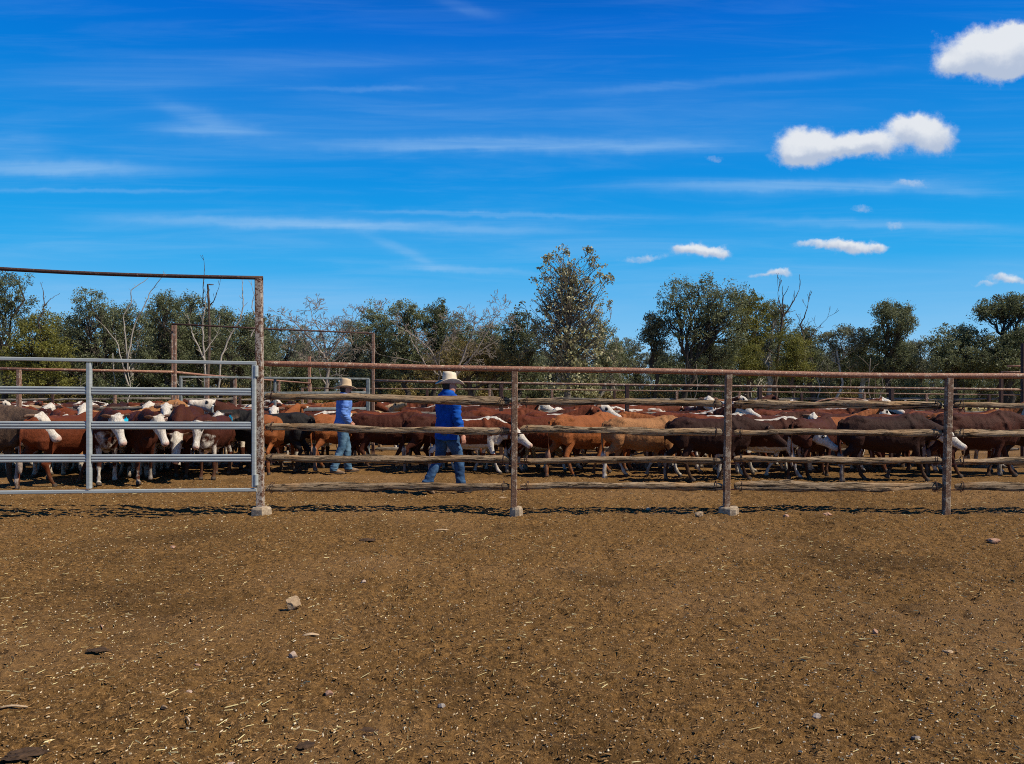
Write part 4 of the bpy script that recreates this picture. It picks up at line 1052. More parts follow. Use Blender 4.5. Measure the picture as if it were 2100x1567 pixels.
def person(px, Y, heading, pose, mats, label, wide=1.0, s=1.0, beard=False):
    J = pose
    mb = MB()
    TS = [(-.005, .86, .105, .150), (-.01, .94, .122, .170), (0, 1.04, .112, .155), (.005, 1.15, .112, .150), (.01, 1.27, .120, .165), (.01, 1.37, .120, .182), (.0, 1.44, .100, .175), (.0, 1.49, .07, .11), (.005, 1.52, .055, .065)]
    def torso(m, g, lo=0, hi=99, lean=J.get('lean', 0)):
        T = [t for t in TS if lo <= t[1] <= hi]
        m.tube([(t[0]+lean*(t[1]-.9), 0, t[1]) for t in T], [t[3]*wide+g for t in T], 22, ref=(1, 0, .001), R2=[t[2]*(.5+.5*wide)+g for t in T])
    lean = J.get('lean', 0)
    torso(mb, -.012)
    hx = .035+lean*.62
    hy = math.radians(J.get('head_yaw', 0)); fd = np.array((math.cos(hy), math.sin(hy), 0)); ls = np.array((-math.sin(hy), math.cos(hy), 0))
    Hc = np.array((hx, 0, 1.606))
    mb.tube([(lean*.55, 0, 1.46), (hx-.02, 0, 1.56), (hx-.01, 0, 1.62)], [.068, .060, .058], 14, ref=(1, 0, .001))
    hp = [(-.118, .03, .055), (-.10, .06, .07), (-.06, .078, .086), (-.01, .080, .096), (.04, .078, .098), (.08, .066, .085), (.108, .04, .052), (.118, .015, .02)]
    mb.tube([Hc+fd*(.012 if z < -.05 else 0)+np.array((0, 0, z)) for z, _, _ in hp], [b for _, a, b in hp], 18, ref=tuple(ls), R2=[a for _, a, b in hp])
    mb.tube([Hc+fd*.085+np.array((0, 0, .02)), Hc+fd*.112+np.array((0, 0, -.018)), Hc+fd*.095+np.array((0, 0, -.03))], [.010, .015, .012], 8)
    mb.tube([Hc+fd*.075+ls*-.035+np.array((0, 0, .03)), Hc+fd*.084+np.array((0, 0, .032)), Hc+fd*.075+ls*.035+np.array((0, 0, .03))], .012, 8)
    mb.tube([Hc+fd*.085+ls*-.022+np.array((0, 0, -.055)), Hc+fd*.094+np.array((0, 0, -.054)), Hc+fd*.085+ls*.022+np.array((0, 0, -.055))], .009, 8)
    for sd_ in (-1, 1):
        mb.tube([Hc+ls*sd_*.076-fd*.005+np.array((0, 0, -.03)), Hc+ls*sd_*.088-fd*.012, Hc+ls*sd_*.086-fd*.012+np.array((0, 0, .028))], [.010, .016, .012], 8, ref=(1, 0, .01))
    arms = {}
    for sd_, key in ((1, 'armL'), (-1, 'armR')):
        S0 = np.array((lean*.5, sd_*.165*wide, 1.415)); E0, W0 = (np.array(p) for p in J[key])
        arms[sd_] = (S0, E0, W0)
        mb.tube([S0, (S0+E0)/2, E0, (E0+W0)/2, W0], [.052, .046, .040, .040, .028], 12)
        d = W0-E0; d /= np.linalg.norm(d); fw = np.array((1., 0, 0)); fw = fw-d*(fw@d); fw /= np.linalg.norm(fw); sn = np.cross(d, fw)*sd_
        # palm and five separate curled fingers
        mb.tube([W0, W0+d*.04, W0+d*.085, W0+d*.098], [.024, .038, .041, .030], 12, ref=tuple(sn), R2=[.019, .017, .016, .012])
        inw = np.array((0, -sd_, 0)); inw = inw-d*(inw@d); inw /= np.linalg.norm(inw)
        for q, (o_, L) in enumerate(((.031, .074), (.0105, .082), (-.0105, .076), (-.031, .060))):
            b0 = W0+d*.088+fw*o_
            mb.tube([b0, b0+d*L*.45+inw*.008+fw*o_*.12, b0+d*L*.78+inw*.026+fw*o_*.15, b0+d*L*.92+inw*.045+fw*o_*.15], [.0100, .0092, .0085, .0070], 8, ref=tuple(fw))
        t0 = W0+d*.025+fw*.030
        mb.tube([t0, t0+d*.028+fw*.024+inw*.012, t0+d*.058+fw*.026+inw*.026], [.014, .0115, .009], 8, ref=tuple(fw))
    for sd_, key in ((1, 'legL'), (-1, 'legR')):
        K, A_, T_ = (np.array(p) for p in J[key]); H0 = np.array((0, sd_*.09, .90))
        mb.tube([H0, (H0+K)/2, K, (K+A_)/2+np.array((-.012, 0, .04)), A_], [.070, .058, .042, .042, .034], 12, ref=(1, 0, .01))
    me = remesh(mb, .0075, 1, 'person'); me.materials.append(M['skin'])
    o = bpy.data.objects.new('person', me); COL.objects.link(o)
    o.location = ((px-PX0)*Y/F, Y, 0); o.rotation_euler = (0, 0, math.radians(heading)); o.scale = (s, s, s)
    tag(o, label, 'person')
    def child(me, name, m_, par=o):
        if isinstance(me, MB): me = me.mesh(name)
        if not me.materials: me.materials.append(m_)
        c = bpy.data.objects.new(name, me); COL.objects.link(c); c.parent = par; return c
    # shirt
    m2 = MB(); torso(m2, .018, 0, 1.45)
    T = TS
    m2.tube([(lean*(z-.9), 0, z) for z in (.80, .84, .90, .98)], [.182*wide, .186*wide, .185*wide, .178*wide], 22, ref=(1, 0, .001), R2=[.142, .145, .142, .132]) if J.get('untucked') else None
    m2.tube([(lean*.5, 0, 1.40), (lean*.55, 0, 1.455), (lean*.58+.005, 0, 1.50), (lean*.6+.01, 0, 1.525)], [.185*wide, .155*wide, .10*wide, .078], 18, ref=(1, 0, .001), R2=[.125, .11, .09, .076])
    for sd_ in (1, -1):
        S0, E0, W0 = arms[sd_]; f = J.get('cuff', .92)
        Wc = E0+(W0-E0)*f
        m2.tube([S0+np.array((0, -sd_*.05, .0)), S0+np.array((0, 0, -.01)), (S0+E0)/2, E0, (E0+Wc)/2, Wc], [.070, .076, .074, .066, .062, .050], 16)
    me = remesh(m2, .011, 2, 'shirt'); v = coords(me); n_ = normals(me)
    armm = sm(np.abs(v[:, 1]), .17*wide, .21*wide)
    wr = fbm(v, (5, 9, 13), 3, 41)*.011+np.abs(fbm(v, (7, 7, 22), 2, 43))*armm*.016
    v += n_*wr[:, None]; me.vertices.foreach_set('co', v.astype(np.float32).ravel()); me.update(); sh = child(me, 'shirt', M[mats[0]])
    mc = MB(); a = np.linspace(0, 2*math.pi, 20)
    cp = np.stack([lean*.62+.01+np.cos(a)*.075, np.sin(a)*.078, 1.518+.014*-np.cos(a)], 1); mc.tube(cp, .018, 8, ref=(0, 0, 1), R2=.022, cap=False); child(mc, 'collar', M[mats[0]], sh)
    # jeans
    m3 = MB(); torso(m3, .012, .85, 1.05)
    for sd_, key in ((1, 'legL'), (-1, 'legR')):
        K, A_, T_ = (np.array(p) for p in J[key]); H0 = np.array((-.005, sd_*.085*(.6+.4*wide), .92))
        An = A_+(K-A_)*.06
        m3.tube([H0+np.array((0, 0, .02)), H0*.6+K*.4, K, (K+A_)/2+np.array((-.01, 0, 0)), An, An+(A_-K)/np.linalg.norm(A_-K)*.05], [.108, .098, .076, .071, .066, .070], 16, ref=(1, 0, .01))
    m3.tube([(0, -.06, .86), (0, .06, .86)], [.10, .10], 12)
    me = remesh(m3, .011, 2, 'jeans'); v = coords(me); n_ = normals(me)
    v += n_*(fbm(v, (7, 7, 12), 3, 51)*.010+np.abs(fbm(v, (9, 9, 26), 2, 53))*(1-sm(v[:, 2], .1, .5))*.022)[:, None]
    me.vertices.foreach_set('co', v.astype(np.float32).ravel()); me.update(); child(me, 'jeans', M[mats[1]])
    mb_ = MB(); a = np.linspace(0, 2*math.pi, 24); 
    # boots
    for sd_, key in ((1, 'legL'), (-1, 'legR')):
        K, A_, T_ = (np.array(p) for p in J[key]); d = T_-A_; L = .24
        tz = J.get(key+'_heel', 0)
        fdv = np.array((1., sd_*.12, 0)); fdv /= np.linalg.norm(fdv)
        pit = math.radians(tz); fv = fdv*math.cos(pit)+np.array((0, 0, -math.sin(pit))); upv = np.array((0, 0, 1))*math.cos(pit)+fdv*math.sin(pit)
        m4 = MB(); heel = A_-upv*.075-fv*.065
        m4.tube([heel+upv*.035, heel+fv*.05+upv*.045, heel+fv*.12+upv*.048, heel+fv*.19+upv*.036, heel+fv*.25+upv*.030, heel+fv*.285+upv*.026], [.036, .042, .043, .048, .042, .018], 14, ref=tuple(upv), R2=[.036, .046, .048, .036, .028, .015])
        m4.tube([heel+fv*.055+upv*.03, A_+upv*.0, A_+(K-A_)*.16], [.046, .050, .054], 14, ref=(1, 0, .01))
        me = remesh(m4, .008, 2, 'boot'); bt = child(me, 'boot', M['leather'])
        m5 = MB(); m5.tube([heel+fv*.0+upv*.006, heel+fv*.1+upv*.006, heel+fv*.2+upv*.006, heel+fv*.285+upv*.012], [.036, .040, .048, .022], 12, ref=tuple(upv), R2=.010); child(m5, 'sole', M['band'], bt)
    # hair and eyes
    m6 = MB(); m6.tube([Hc-fd*.03+np.array((0, 0, z)) for z in (-.075, -.04, .0, .05, .09)], [.052, .076, .087, .09, .075], 16, ref=tuple(ls), R2=[.055, .075, .082, .082, .065])
    if beard: m6.tube([Hc+fd*.03+np.array((0, 0, z)) for z in (-.15, -.11, -.06)], [.05, .075, .075], 14, ref=tuple(ls), R2=[.04, .062, .07])
    child(m6, 'hair', M['hairm'])
    for sd_ in (-1, 1):
        e = child(EYE, 'eye', None); e.location = Hc+fd*.078+ls*sd_*.032+np.array((0, 0, .012)); e.scale = (.6, .6, .6)
    # hat: creased crown, curled brim
    base = Hc+np.array((0, 0, .040)); n = 40
    mh = MB(); rings = []; tlt = J.get('hat_tilt', 0.0)
    prof = [(1.42, -.004), (1.92, .0), (1.95, .006), (1.42, .006), (1.0, .008), (.98, .06), (.94, .13), (.86, .168), (.62, .175), (.3, .152), (.05, .140)]
    for r, z in prof:
        ring = []
        for k in range(n):
            an = 2*math.pi*k/n; x = math.cos(an)*r*.112; y = math.sin(an)*r*.098*(1.0 if r > 1.05 else 1)
            zz = z
            if r > 1.05:
                e = (r-1)/.95; zz += e**1.6*(.058*abs(math.sin(an))**2.2*J.get('curl', 1)-.018*abs(math.cos(an))**2)
                y *= 1-.10*e
            elif z > .1:
                zz -= .020*math.exp(-(y/.03)**2)*(1 if r < .8 else .4)+.0*x; zz += .012*(-x/.1)
                if x > .02: y *= .82
            ring.append(base+fd*x+ls*y+np.array((0, 0, zz+tlt*x)))
        rings.append(ring)
    inner = [[base+fd*math.cos(2*math.pi*k/n)*.104+ls*math.sin(2*math.pi*k/n)*.092+np.array((0, 0, -.004)) for k in range(n)]]
    rings = inner+rings
    v = np.array([p for r in rings for p in r]); f = [(q*n+k, q*n+(k+1) % n, (q+1)*n+(k+1) % n, (q+1)*n+k) for q in range(len(rings)-1) for k in range(n)]+[tuple((len(rings)-1)*n+k for k in range(n))]
    mh.add(v, f); hat = child(mh, 'hat', M[mats[2]])
    mk = MB(); a = np.linspace(0, 2*math.pi, 30); mk.tube(np.stack([base+fd*math.cos(x)*.1125+ls*math.sin(x)*.099+np.array((0, 0, .020+tlt*math.cos(x)*.11)) for x in a]), .0035, 6, ref=(0, 0, 1), R2=.011, cap=False)
    child(mk, 'hat_band', M['band' if mats[2] == 'felt' else 'leather'], hat)
    return o
# leg tuples: knee, ankle, toe
man_a = dict(lean=.03, head_yaw=-18, untucked=True, curl=1.15,
    armL=((.06, .25, 1.15), (.16, .23, .92)), armR=((-.02, -.285, 1.14), (.07, -.29, .885)), cuff=.80,
    legL=((-.05, .10, .52), (-.29, .11, .145), (0, 0, 0)), legL_heel=34, legR=((.16, -.10, .50), (.20, -.10, .085), (0, 0, 0)))
person(916, 11.6, 40, man_a, ('royal', 'denim', 'felt'), 'person in royal blue shirt, jeans and cream wide-brimmed hat striding away behind the second bay', 1.22, 1.02)
man_b = dict(lean=.06, head_yaw=-5, curl=.55, hat_tilt=-.1,
    armL=((.02, .24, 1.15), (.17, .15, .98)), armR=((-.06, -.235, 1.15), (.10, -.20, .96)), cuff=.9,
    legL=((.13, .10, .50), (.15, .10, .085), (0, 0, 0)), legR=((-.04, -.10, .50), (-.20, -.10, .095), (0, 0, 0)), legR_heel=8)
person(702, 14.55, 30, man_b, ('paleblue', 'denim_pale', 'felt_tan'), 'person in faded pale blue shirt and tan hat walking right, left of the other man', 1.03, 1.0, True)

# ------------------------------------------------------------------ trees
M['bark_dark'] = flat_mat('dark_bark', (.050, .040, .032), .95, .45, 5, .03)
M['bark_pale'] = flat_mat('pale_bark', (.42, .38, .32), .85, .35, 3, .01)
M['bark_grey'] = flat_mat('grey_dead_wood', (.30, .26, .22), .9, .35, 4, .01)
M['bark_bare'] = flat_mat('weathered_twig_wood', (.23, .185, .15), .9, .35, 4, .01)
M['bark_tree'] = flat_mat('grey_brown_bark', (.15, .125, .10), .9, .4, 5, .02)
M['bark_brown'] = flat_mat('brown_dead_wood', (.085, .060, .045), .9, .4, 4, .01)
M['leaf_gum'] = attr_mat('grey_green_leaves', (.080, .092, .040), (.28, .295, .15), .55, .38, .35)
M['leaf_dark'] = attr_mat('dark_green_leaves', (.060, .070, .030), (.225, .24, .11), .55, .38, .35)
M['leaf_olive'] = attr_mat('olive_leaves', (.095, .096, .016), (.30, .28, .065), .6, .38, .3)
M['leaf_yellow'] = attr_mat('yellow_brown_leaves', (.11, .085, .025), (.33, .25, .085), .6, .25, .3)
M['leaf_grey'] = attr_mat('blue_grey_leaves', (.095, .100, .058), (.27, .275, .165), .55, .38, .35)
M['leaf_big'] = attr_mat('mixed_big_leaves', (.12, .13, .04), (.62, .54, .32), .6, .3, .3)
def leaves(centers, radii, per, size, rg_, droop=.5, aspect=2.4):
    """leaf quads spread in clumps; returns verts, faces, tint"""
    C = np.repeat(centers, per, 0); R = np.repeat(radii, per, 0); n = len(C)
    d = rg_.normal(size=(n, 3)); d /= np.linalg.norm(d, axis=1)[:, None]
    P = C+d*(R*(rg_.random(n)**.45))[:, None]*np.array([1, 1, .8])
    ax = rg_.normal(size=(n, 3)); ax[:, 2] -= droop; ax /= np.linalg.norm(ax, axis=1)[:, None]
    sd_ = np.cross(ax, rg_.normal(size=(n, 3))); sd_ /= np.linalg.norm(sd_, axis=1)[:, None]+1e-6
    s = size*(.6+.8*rg_.random(n)); a = ax*(s/2)[:, None]; b = sd_*(s/aspect/2)[:, None]
    v = np.stack([P-a, P+b, P+a, P-b], 1).reshape(-1, 3)
    f = np.arange(n*4).reshape(-1, 4)
    ct = np.repeat(rg_.random(len(centers)), per)
    t = np.clip(.55*ct+.55*rg_.random(n)-.05, 0, 1)
    return v, f, np.repeat(t, 4)
def curve(a, b, rg_, seg, wob, bow=0.0):
    t = np.linspace(0, 1, seg+1); P = a[None]+(b-a)[None]*t[:, None]; L = np.linalg.norm(b-a)
    w_ = rg_.normal(size=(seg+1, 3))*wob*L; w_[0] = w_[-1] = 0
    P = P+w_; P[:, 2] += bow*L*np.sin(t*math.pi); return P
def crown_tree(name, base, trunk_top, lobes, leaf, bark, label, rg_, clumps=120, per=26, size=.20, r0=.22, group=None, parts=True, forks=3, clr=.55, asp=2.4, hollow=.35):
    """base (x,y,0); trunk_top xyz; lobes = list of (x,z,rx,rz) relative to base -> one tree"""
    root = empty(name, base); tag(root, label, 'tree', group)
    mb = MB(); T0 = np.array((0, 0, -.2)); T1 = np.array(trunk_top, float)
    P = curve(T0, T1, rg_, 6, .035); mb.tube(P, np.linspace(r0*1.15, r0*.72, 7), 8, ref=(1, 0.01, 0))
    area = np.array([l[2]*l[3] for l in lobes]); prob = area/area.sum()
    cents = []; rad = []
    for (lx, lz, rx, rz), pr in zip(lobes, prob):
        n = max(4, int(clumps*pr*1.35)); d = rg_.normal(size=(n, 3)); d /= np.linalg.norm(d, axis=1)[:, None]
        rr = (hollow+(1-hollow)*rg_.random(n)**.5)
        dy = min(rx, 2.6)
        C = np.array((lx, 0, lz))+d*(rr*(1+.16*rg_.normal(size=n)))[:, None]*np.array((rx, dy, rz))*(1-.12*clr/max(rx, rz))
        ly = rg_.normal()*.5; C[:, 1] += ly
        C[:, 2] = np.maximum(C[:, 2], .5)
        cents.append(C); rad.append(np.full(n, clr)*(.35+.85*rg_.random(n)))
        # limbs
        hub = np.array((lx, ly, lz-rz*.35)); L1 = curve(P[3+rg_.integers(0, 4)] if lz > T1[2] else P[rg_.integers(3, 5)], hub, rg_, 6, .05, -.04)
        mb.tube(L1, np.linspace(r0*.55, r0*.22, 7), 6, ref=(1, 0.01, 0), cap=False)
        for q in range(0, n, 2):
            st = L1[rg_.integers(2, 7)]; B = curve(st, C[q], rg_, 4, .07, .03); mb.tube(B, np.linspace(r0*.18, .012, 5), 4, ref=(1, .01, 0), cap=False)
    cents = np.concatenate(cents); rad = np.concatenate(rad)
    tr = MB.build(mb, 'trunk', M[bark]); tr.parent = root
    v, f, t = leaves(cents, rad, int(per*2.2), size*.76, rg_, aspect=asp)
    me = npmesh('crown', v, f, smooth=False); set_tint(me, t); me.materials.append(M[leaf])
    c = bpy.data.objects.new('crown', me); COL.objects.link(c); c.parent = root
    return root
def px_tree(name, bpx, Y, tpx, tpy, lobes, leaf, bark, label, seed, **kw):
    """same, with the outline read off the photograph at distance Y"""
    s = Y/F; bx = (bpx-PX0)*s
    L = [((x-bpx)*s, CAMZ+(HOR-y)*s, a*s*1.10, b*s*1.08) for x, y, a, b in lobes]
    return crown_tree(name, (bx, Y, 0), ((tpx-bpx)*s, 0, CAMZ+(HOR-tpy)*s), L, leaf, bark, label, np.random.default_rng(seed), **kw)
T_ = 'gum_tree'
px_tree(T_, 12, 60, 10, 720, [(15, 600, 40, 38), (45, 640, 26, 45), (0, 660, 50, 50), (30, 575, 22, 18), (-30, 600, 40, 50)], 'leaf_dark', 'bark_dark', 'tall dark gum at the left edge under the overhead pipe', 1, clumps=170)
px_tree(T_, 85, 58, 84, 735, [(85, 690, 45, 38), (60, 725, 40, 35), (110, 730, 40, 38), (90, 655, 26, 18), (20, 745, 40, 30), (85,780,60,25)], 'leaf_olive', 'bark_dark', 'bright olive bushy tree second from the left edge', 2, clumps=230, per=30)
px_tree(T_, 195, 62, 192, 720, [(195, 622, 34, 30), (165, 655, 38, 30), (220, 650, 36, 30), (185, 700, 60, 36), (150, 690, 36, 36), (190, 750, 60, 30)], 'leaf_gum', 'bark_dark', 'rounded dark gum between the olive tree and the dead branches', 3, clumps=220)
px_tree(T_, 268, 64, 266, 730, [(262, 645, 28, 22), (285, 668, 32, 26), (248, 690, 38, 36), (290, 710, 38, 36), (262, 755, 60, 30)], 'leaf_gum', 'bark_grey', 'grey gum with a broad low crown left of the farther gateway', 4, clumps=190)
px_tree(T_, 335, 60, 334, 700, [(335, 618, 26, 20), (358, 640, 30, 28), (322, 652, 22, 26), (350, 690, 40, 34), (325, 740, 34, 34), (370, 752, 36, 30)], 'leaf_dark', 'bark_dark', 'dark forked gum directly left of the farther gateway post', 5, clumps=190)
px_tree(T_, 405, 63, 410, 720, [(385, 618, 26, 18), (418, 640, 30, 24), (400, 680, 40, 32), (440, 690, 34, 32), (420, 745, 60, 34)], 'leaf_gum', 'bark_dark', 'grey-green gum behind the white dead trunk', 6, clumps=190)
px_tree(T_, 480, 60, 476, 720, [(470, 648, 26, 16), (500, 668, 28, 22), (475, 700, 40, 32), (515, 712, 34, 34), (490, 755, 50, 28)], 'leaf_gum', 'bark_dark', 'low gum immediately left of the tall post', 7, clumps=180)
px_tree(T_, 560, 74, 560, 740, [(560, 668, 30, 22), (590, 690, 34, 26), (545, 705, 34, 32), (585, 735, 46, 34), (560, 775, 60, 26)], 'leaf_grey', 'bark_dark', 'hazy grey gum immediately right of the tall post', 8, clumps=180, size=.2)
px_tree(T_, 640, 84, 640, 740, [(625, 690, 36, 24), (668, 705, 34, 30), (640, 740, 60, 34), (700, 748, 40, 34)], 'leaf_grey', 'bark_dark', 'pale far gum behind the bare spreading tree', 9, clumps=160)
px_tree(T_, 775, 62, 776, 720, [(765, 642, 26, 18), (790, 660, 28, 24), (765, 690, 36, 34), (795, 715, 36, 36), (775, 760, 44, 30)], 'leaf_gum', 'bark_dark', 'gum with twiggy top behind the farther gateway right post', 10, clumps=180)
px_tree(T_, 835, 60, 835, 720, [(832, 640, 34, 20), (850, 662, 30, 24), (822, 675, 30, 26), (838, 710, 38, 34), (835, 755, 46, 32)], 'leaf_gum', 'bark_dark', 'dense round gum left of the thick-crowned one', 11, clumps=190)
px_tree(T_, 892, 61, 890, 720, [(897, 632, 24, 18), (902, 655, 24, 26), (880, 675, 28, 28), (912, 695, 30, 30), (895, 735, 40, 30)], 'leaf_dark', 'bark_dark', 'dark gum with narrow domed top above the man in royal blue', 12, clumps=180)
px_tree(T_, 960, 57, 962, 740, [(950, 718, 50, 24), (1000, 722, 40, 26), (920, 740, 44, 24), (975, 756, 66, 24), (1040, 750, 36, 26), (905,770,60,20)], 'leaf_yellow', 'bark_brown', 'yellow-brown shrubby tree under the tangled bare branches', 13, clumps=230, per=30, size=.17)
px_tree(T_, 1066, 62, 1066, 730, [(1060, 655, 26, 18), (1080, 672, 30, 24), (1050, 685, 28, 26), (1090, 705, 30, 30), (1062, 722, 40, 32), (1075, 762, 44, 28)], 'leaf_dark', 'bark_dark', 'olive-dark gum left of the tall sparse tree', 14, clumps=200)
px_tree(T_, 1232, 66, 1232, 740, [(1222, 685, 26, 28), (1250, 700, 30, 28), (1215, 725, 36, 30), (1260, 738, 36, 30), (1235, 768, 50, 24)], 'leaf_gum', 'bark_grey', 'thin gum tucked behind the right side of the sparse tree', 15, clumps=160)
px_tree(T_, 1300, 96, 1300, 760, [(1285, 712, 30, 20), (1310, 735, 34, 22), (1280, 755, 40, 24)], 'leaf_grey', 'bark_dark', 'small far gum in the low gap of the treeline', 16, clumps=120, size=.26)
px_tree(T_, 1348, 60, 1346, 700, [(1338, 662, 24, 16), (1352, 675, 24, 22), (1330, 688, 20, 16), (1356, 715, 20, 22)], 'leaf_grey', 'bark_dark', 'slender dark-stemmed gum left of the largest gum', 17, clumps=95, r0=.14)
px_tree(T_, 1410, 59, 1408, 706, [(1432, 585, 46, 27), (1392, 612, 38, 30), (1470, 600, 44, 28), (1375, 640, 22, 26), (1430, 640, 56, 34), (1490, 625, 46, 34), (1405, 680, 36, 22), (1462, 668, 40, 26)], 'leaf_gum', 'bark_dark', 'largest gum with broad domed crown over dark forked trunks', 18, clumps=230, per=22, hollow=.55)
px_tree(T_, 1455, 60, 1452, 700, [(1468, 650, 40, 30), (1505, 690, 30, 30), (1440, 700, 34, 30), (1475, 725, 44, 30), (1420, 740, 36, 26)], 'leaf_gum', 'bark_dark', 'gum sharing the big crown, leaning right of the largest gum', 19, clumps=170)
px_tree(T_, 1535, 62, 1530, 712, [(1530, 615, 34, 24), (1555, 640, 32, 28), (1515, 655, 30, 30), (1545, 690, 36, 32), (1520, 725, 36, 26)], 'leaf_olive', 'bark_brown', 'olive-tinged gum on the right shoulder of the largest gum', 20, clumps=190)
px_tree(T_, 1580, 64, 1576, 722, [(1578, 638, 24, 20), (1590, 665, 24, 26), (1572, 700, 30, 28)], 'leaf_gum', 'bark_pale', 'narrow gum left of the brown dead tree', 21, clumps=110)
px_tree(T_, 1540, 55, 1540, 760, [(1540, 725, 22, 20), (1532, 750, 26, 22), (1552, 755, 22, 20)], 'leaf_olive', 'bark_brown', 'small bright green bush under the narrow gum', 22, clumps=100, per=34, size=.15, r0=.08)
px_tree(T_, 1625, 54, 1625, 760, [(1620, 695, 24, 20), (1632, 720, 26, 26), (1612, 745, 26, 26), (1640, 755, 24, 22)], 'leaf_olive', 'bark_brown', 'taller bright olive bush right of the dead tree', 23, clumps=150, per=34, size=.15, r0=.09)
px_tree(T_, 1665, 62, 1662, 735, [(1655, 685, 24, 22), (1672, 712, 26, 26), (1655, 738, 34, 24)], 'leaf_dark', 'bark_dark', 'dark gum beneath the broken black limbs', 24, clumps=130)
px_tree(T_, 1722, 62, 1715, 715, [(1712, 690, 20, 14), (1732, 680, 22, 13), (1745, 700, 22, 18), (1722, 715, 20, 14)], 'leaf_grey', 'bark_pale', 'small pale-stemmed gum in the right gap of the treeline', 25, clumps=85, r0=.11)
px_tree(T_, 1765, 63, 1766, 735, [(1782, 690, 26, 20), (1765, 715, 30, 24), (1745, 745, 40, 22), (1790, 742, 30, 22)], 'leaf_dark', 'bark_pale', 'darker gum attached to the left side of the tall narrow gum', 26, clumps=130)
px_tree(T_, 1828, 60, 1826, 745, [(1822, 632, 26, 18), (1848, 640, 20, 18), (1800, 642, 22, 17), (1825, 665, 34, 24), (1858, 662, 14, 20), (1818, 700, 36, 26), (1845, 722, 28, 26), (1820, 748, 40, 20)], 'leaf_gum', 'bark_dark', 'tall narrow gum with a ragged top at right', 27, clumps=230)
px_tree(T_, 1888, 66, 1886, 745, [(1884, 712, 18, 14), (1878, 735, 20, 16), (1895, 752, 30, 18)], 'leaf_grey', 'bark_dark', 'small gum in the dip right of the tall narrow gum', 28, clumps=90, r0=.1)
px_tree(T_, 1960, 58, 1958, 740, [(1962, 690, 36, 22), (1995, 690, 34, 26), (1932, 708, 28, 22), (1968, 722, 54, 28), (1925, 745, 34, 24), (1990, 755, 50, 26)], 'leaf_gum', 'bark_dark', 'wide dense gum left of the umbrella-crowned one', 29, clumps=240)
px_tree(T_, 2062, 57, 2060, 678, [(2060, 628, 44, 20), (2090, 640, 36, 24), (2030, 642, 26, 16), (2105, 620, 40, 18)], 'leaf_dark', 'bark_dark', 'flat umbrella-crowned gum at the right edge', 30, clumps=150)
px_tree(T_, 2075, 56, 2075, 745, [(2060, 705, 40, 28), (2095, 700, 36, 34), (2040, 735, 40, 28), (2085, 752, 50, 30), (2130, 700, 40, 50)], 'leaf_dark', 'bark_dark', 'black-green dense tree beneath the umbrella-crowned gum', 31, clumps=240, per=30)

px_tree(T_, 140, 66, 140, 735, [(138, 668, 30, 24), (120, 700, 34, 28), (155, 700, 34, 30), (140, 745, 44, 30)], 'leaf_gum', 'bark_dark', 'gum filling the gap right of the bright olive tree', 41, clumps=170)
px_tree(T_, 232, 68, 232, 735, [(228, 655, 26, 24), (245, 690, 34, 28), (222, 725, 40, 30)], 'leaf_gum', 'bark_dark', 'gum tucked between two rounded ones under the overhead pipe', 42, clumps=150)
px_tree(T_, 303, 67, 303, 735, [(300, 662, 28, 24), (318, 695, 30, 30), (296, 735, 40, 30)], 'leaf_dark', 'bark_dark', 'dark gum behind the curved dead limbs', 43, clumps=150)
px_tree(T_, 378, 67, 378, 735, [(374, 640, 28, 22), (385, 680, 34, 30), (370, 725, 40, 34)], 'leaf_gum', 'bark_dark', 'gum rising directly behind the farther gateway left post', 44, clumps=160)
px_tree(T_, 448, 68, 448, 735, [(445, 652, 28, 20), (455, 690, 34, 28), (445, 730, 40, 32)], 'leaf_dark', 'bark_dark', 'dark gum behind the black dead stem', 45, clumps=150)
px_tree(T_, 520, 67, 520, 735, [(518, 662, 26, 20), (528, 692, 30, 26), (518, 735, 42, 32)], 'leaf_gum', 'bark_dark', 'gum hidden partly by the tall post', 46, clumps=140)
px_tree(T_, 725, 70, 725, 740, [(722, 680, 30, 24), (745, 700, 30, 28), (720, 740, 44, 30)], 'leaf_grey', 'bark_dark', 'grey gum between the bare fan tree and the gateway post', 47, clumps=150)
px_tree(T_, 935, 68, 935, 735, [(938, 672, 28, 24), (955, 700, 34, 26), (930, 735, 44, 30)], 'leaf_gum', 'bark_dark', 'gum behind the tangle of leafless limbs', 48, clumps=150)
px_tree(T_, 1010, 69, 1010, 735, [(1005, 690, 34, 24), (1022, 720, 36, 28)], 'leaf_gum', 'bark_dark', 'low gum right of the tangle of leafless limbs', 49, clumps=120)
px_tree(T_, 1690, 70, 1690, 750, [(1690, 735, 34, 20), (1715, 750, 36, 22), (1745, 742, 30, 20)], 'leaf_gum', 'bark_pale', 'low gum under the small pale-stemmed one', 50, clumps=110)
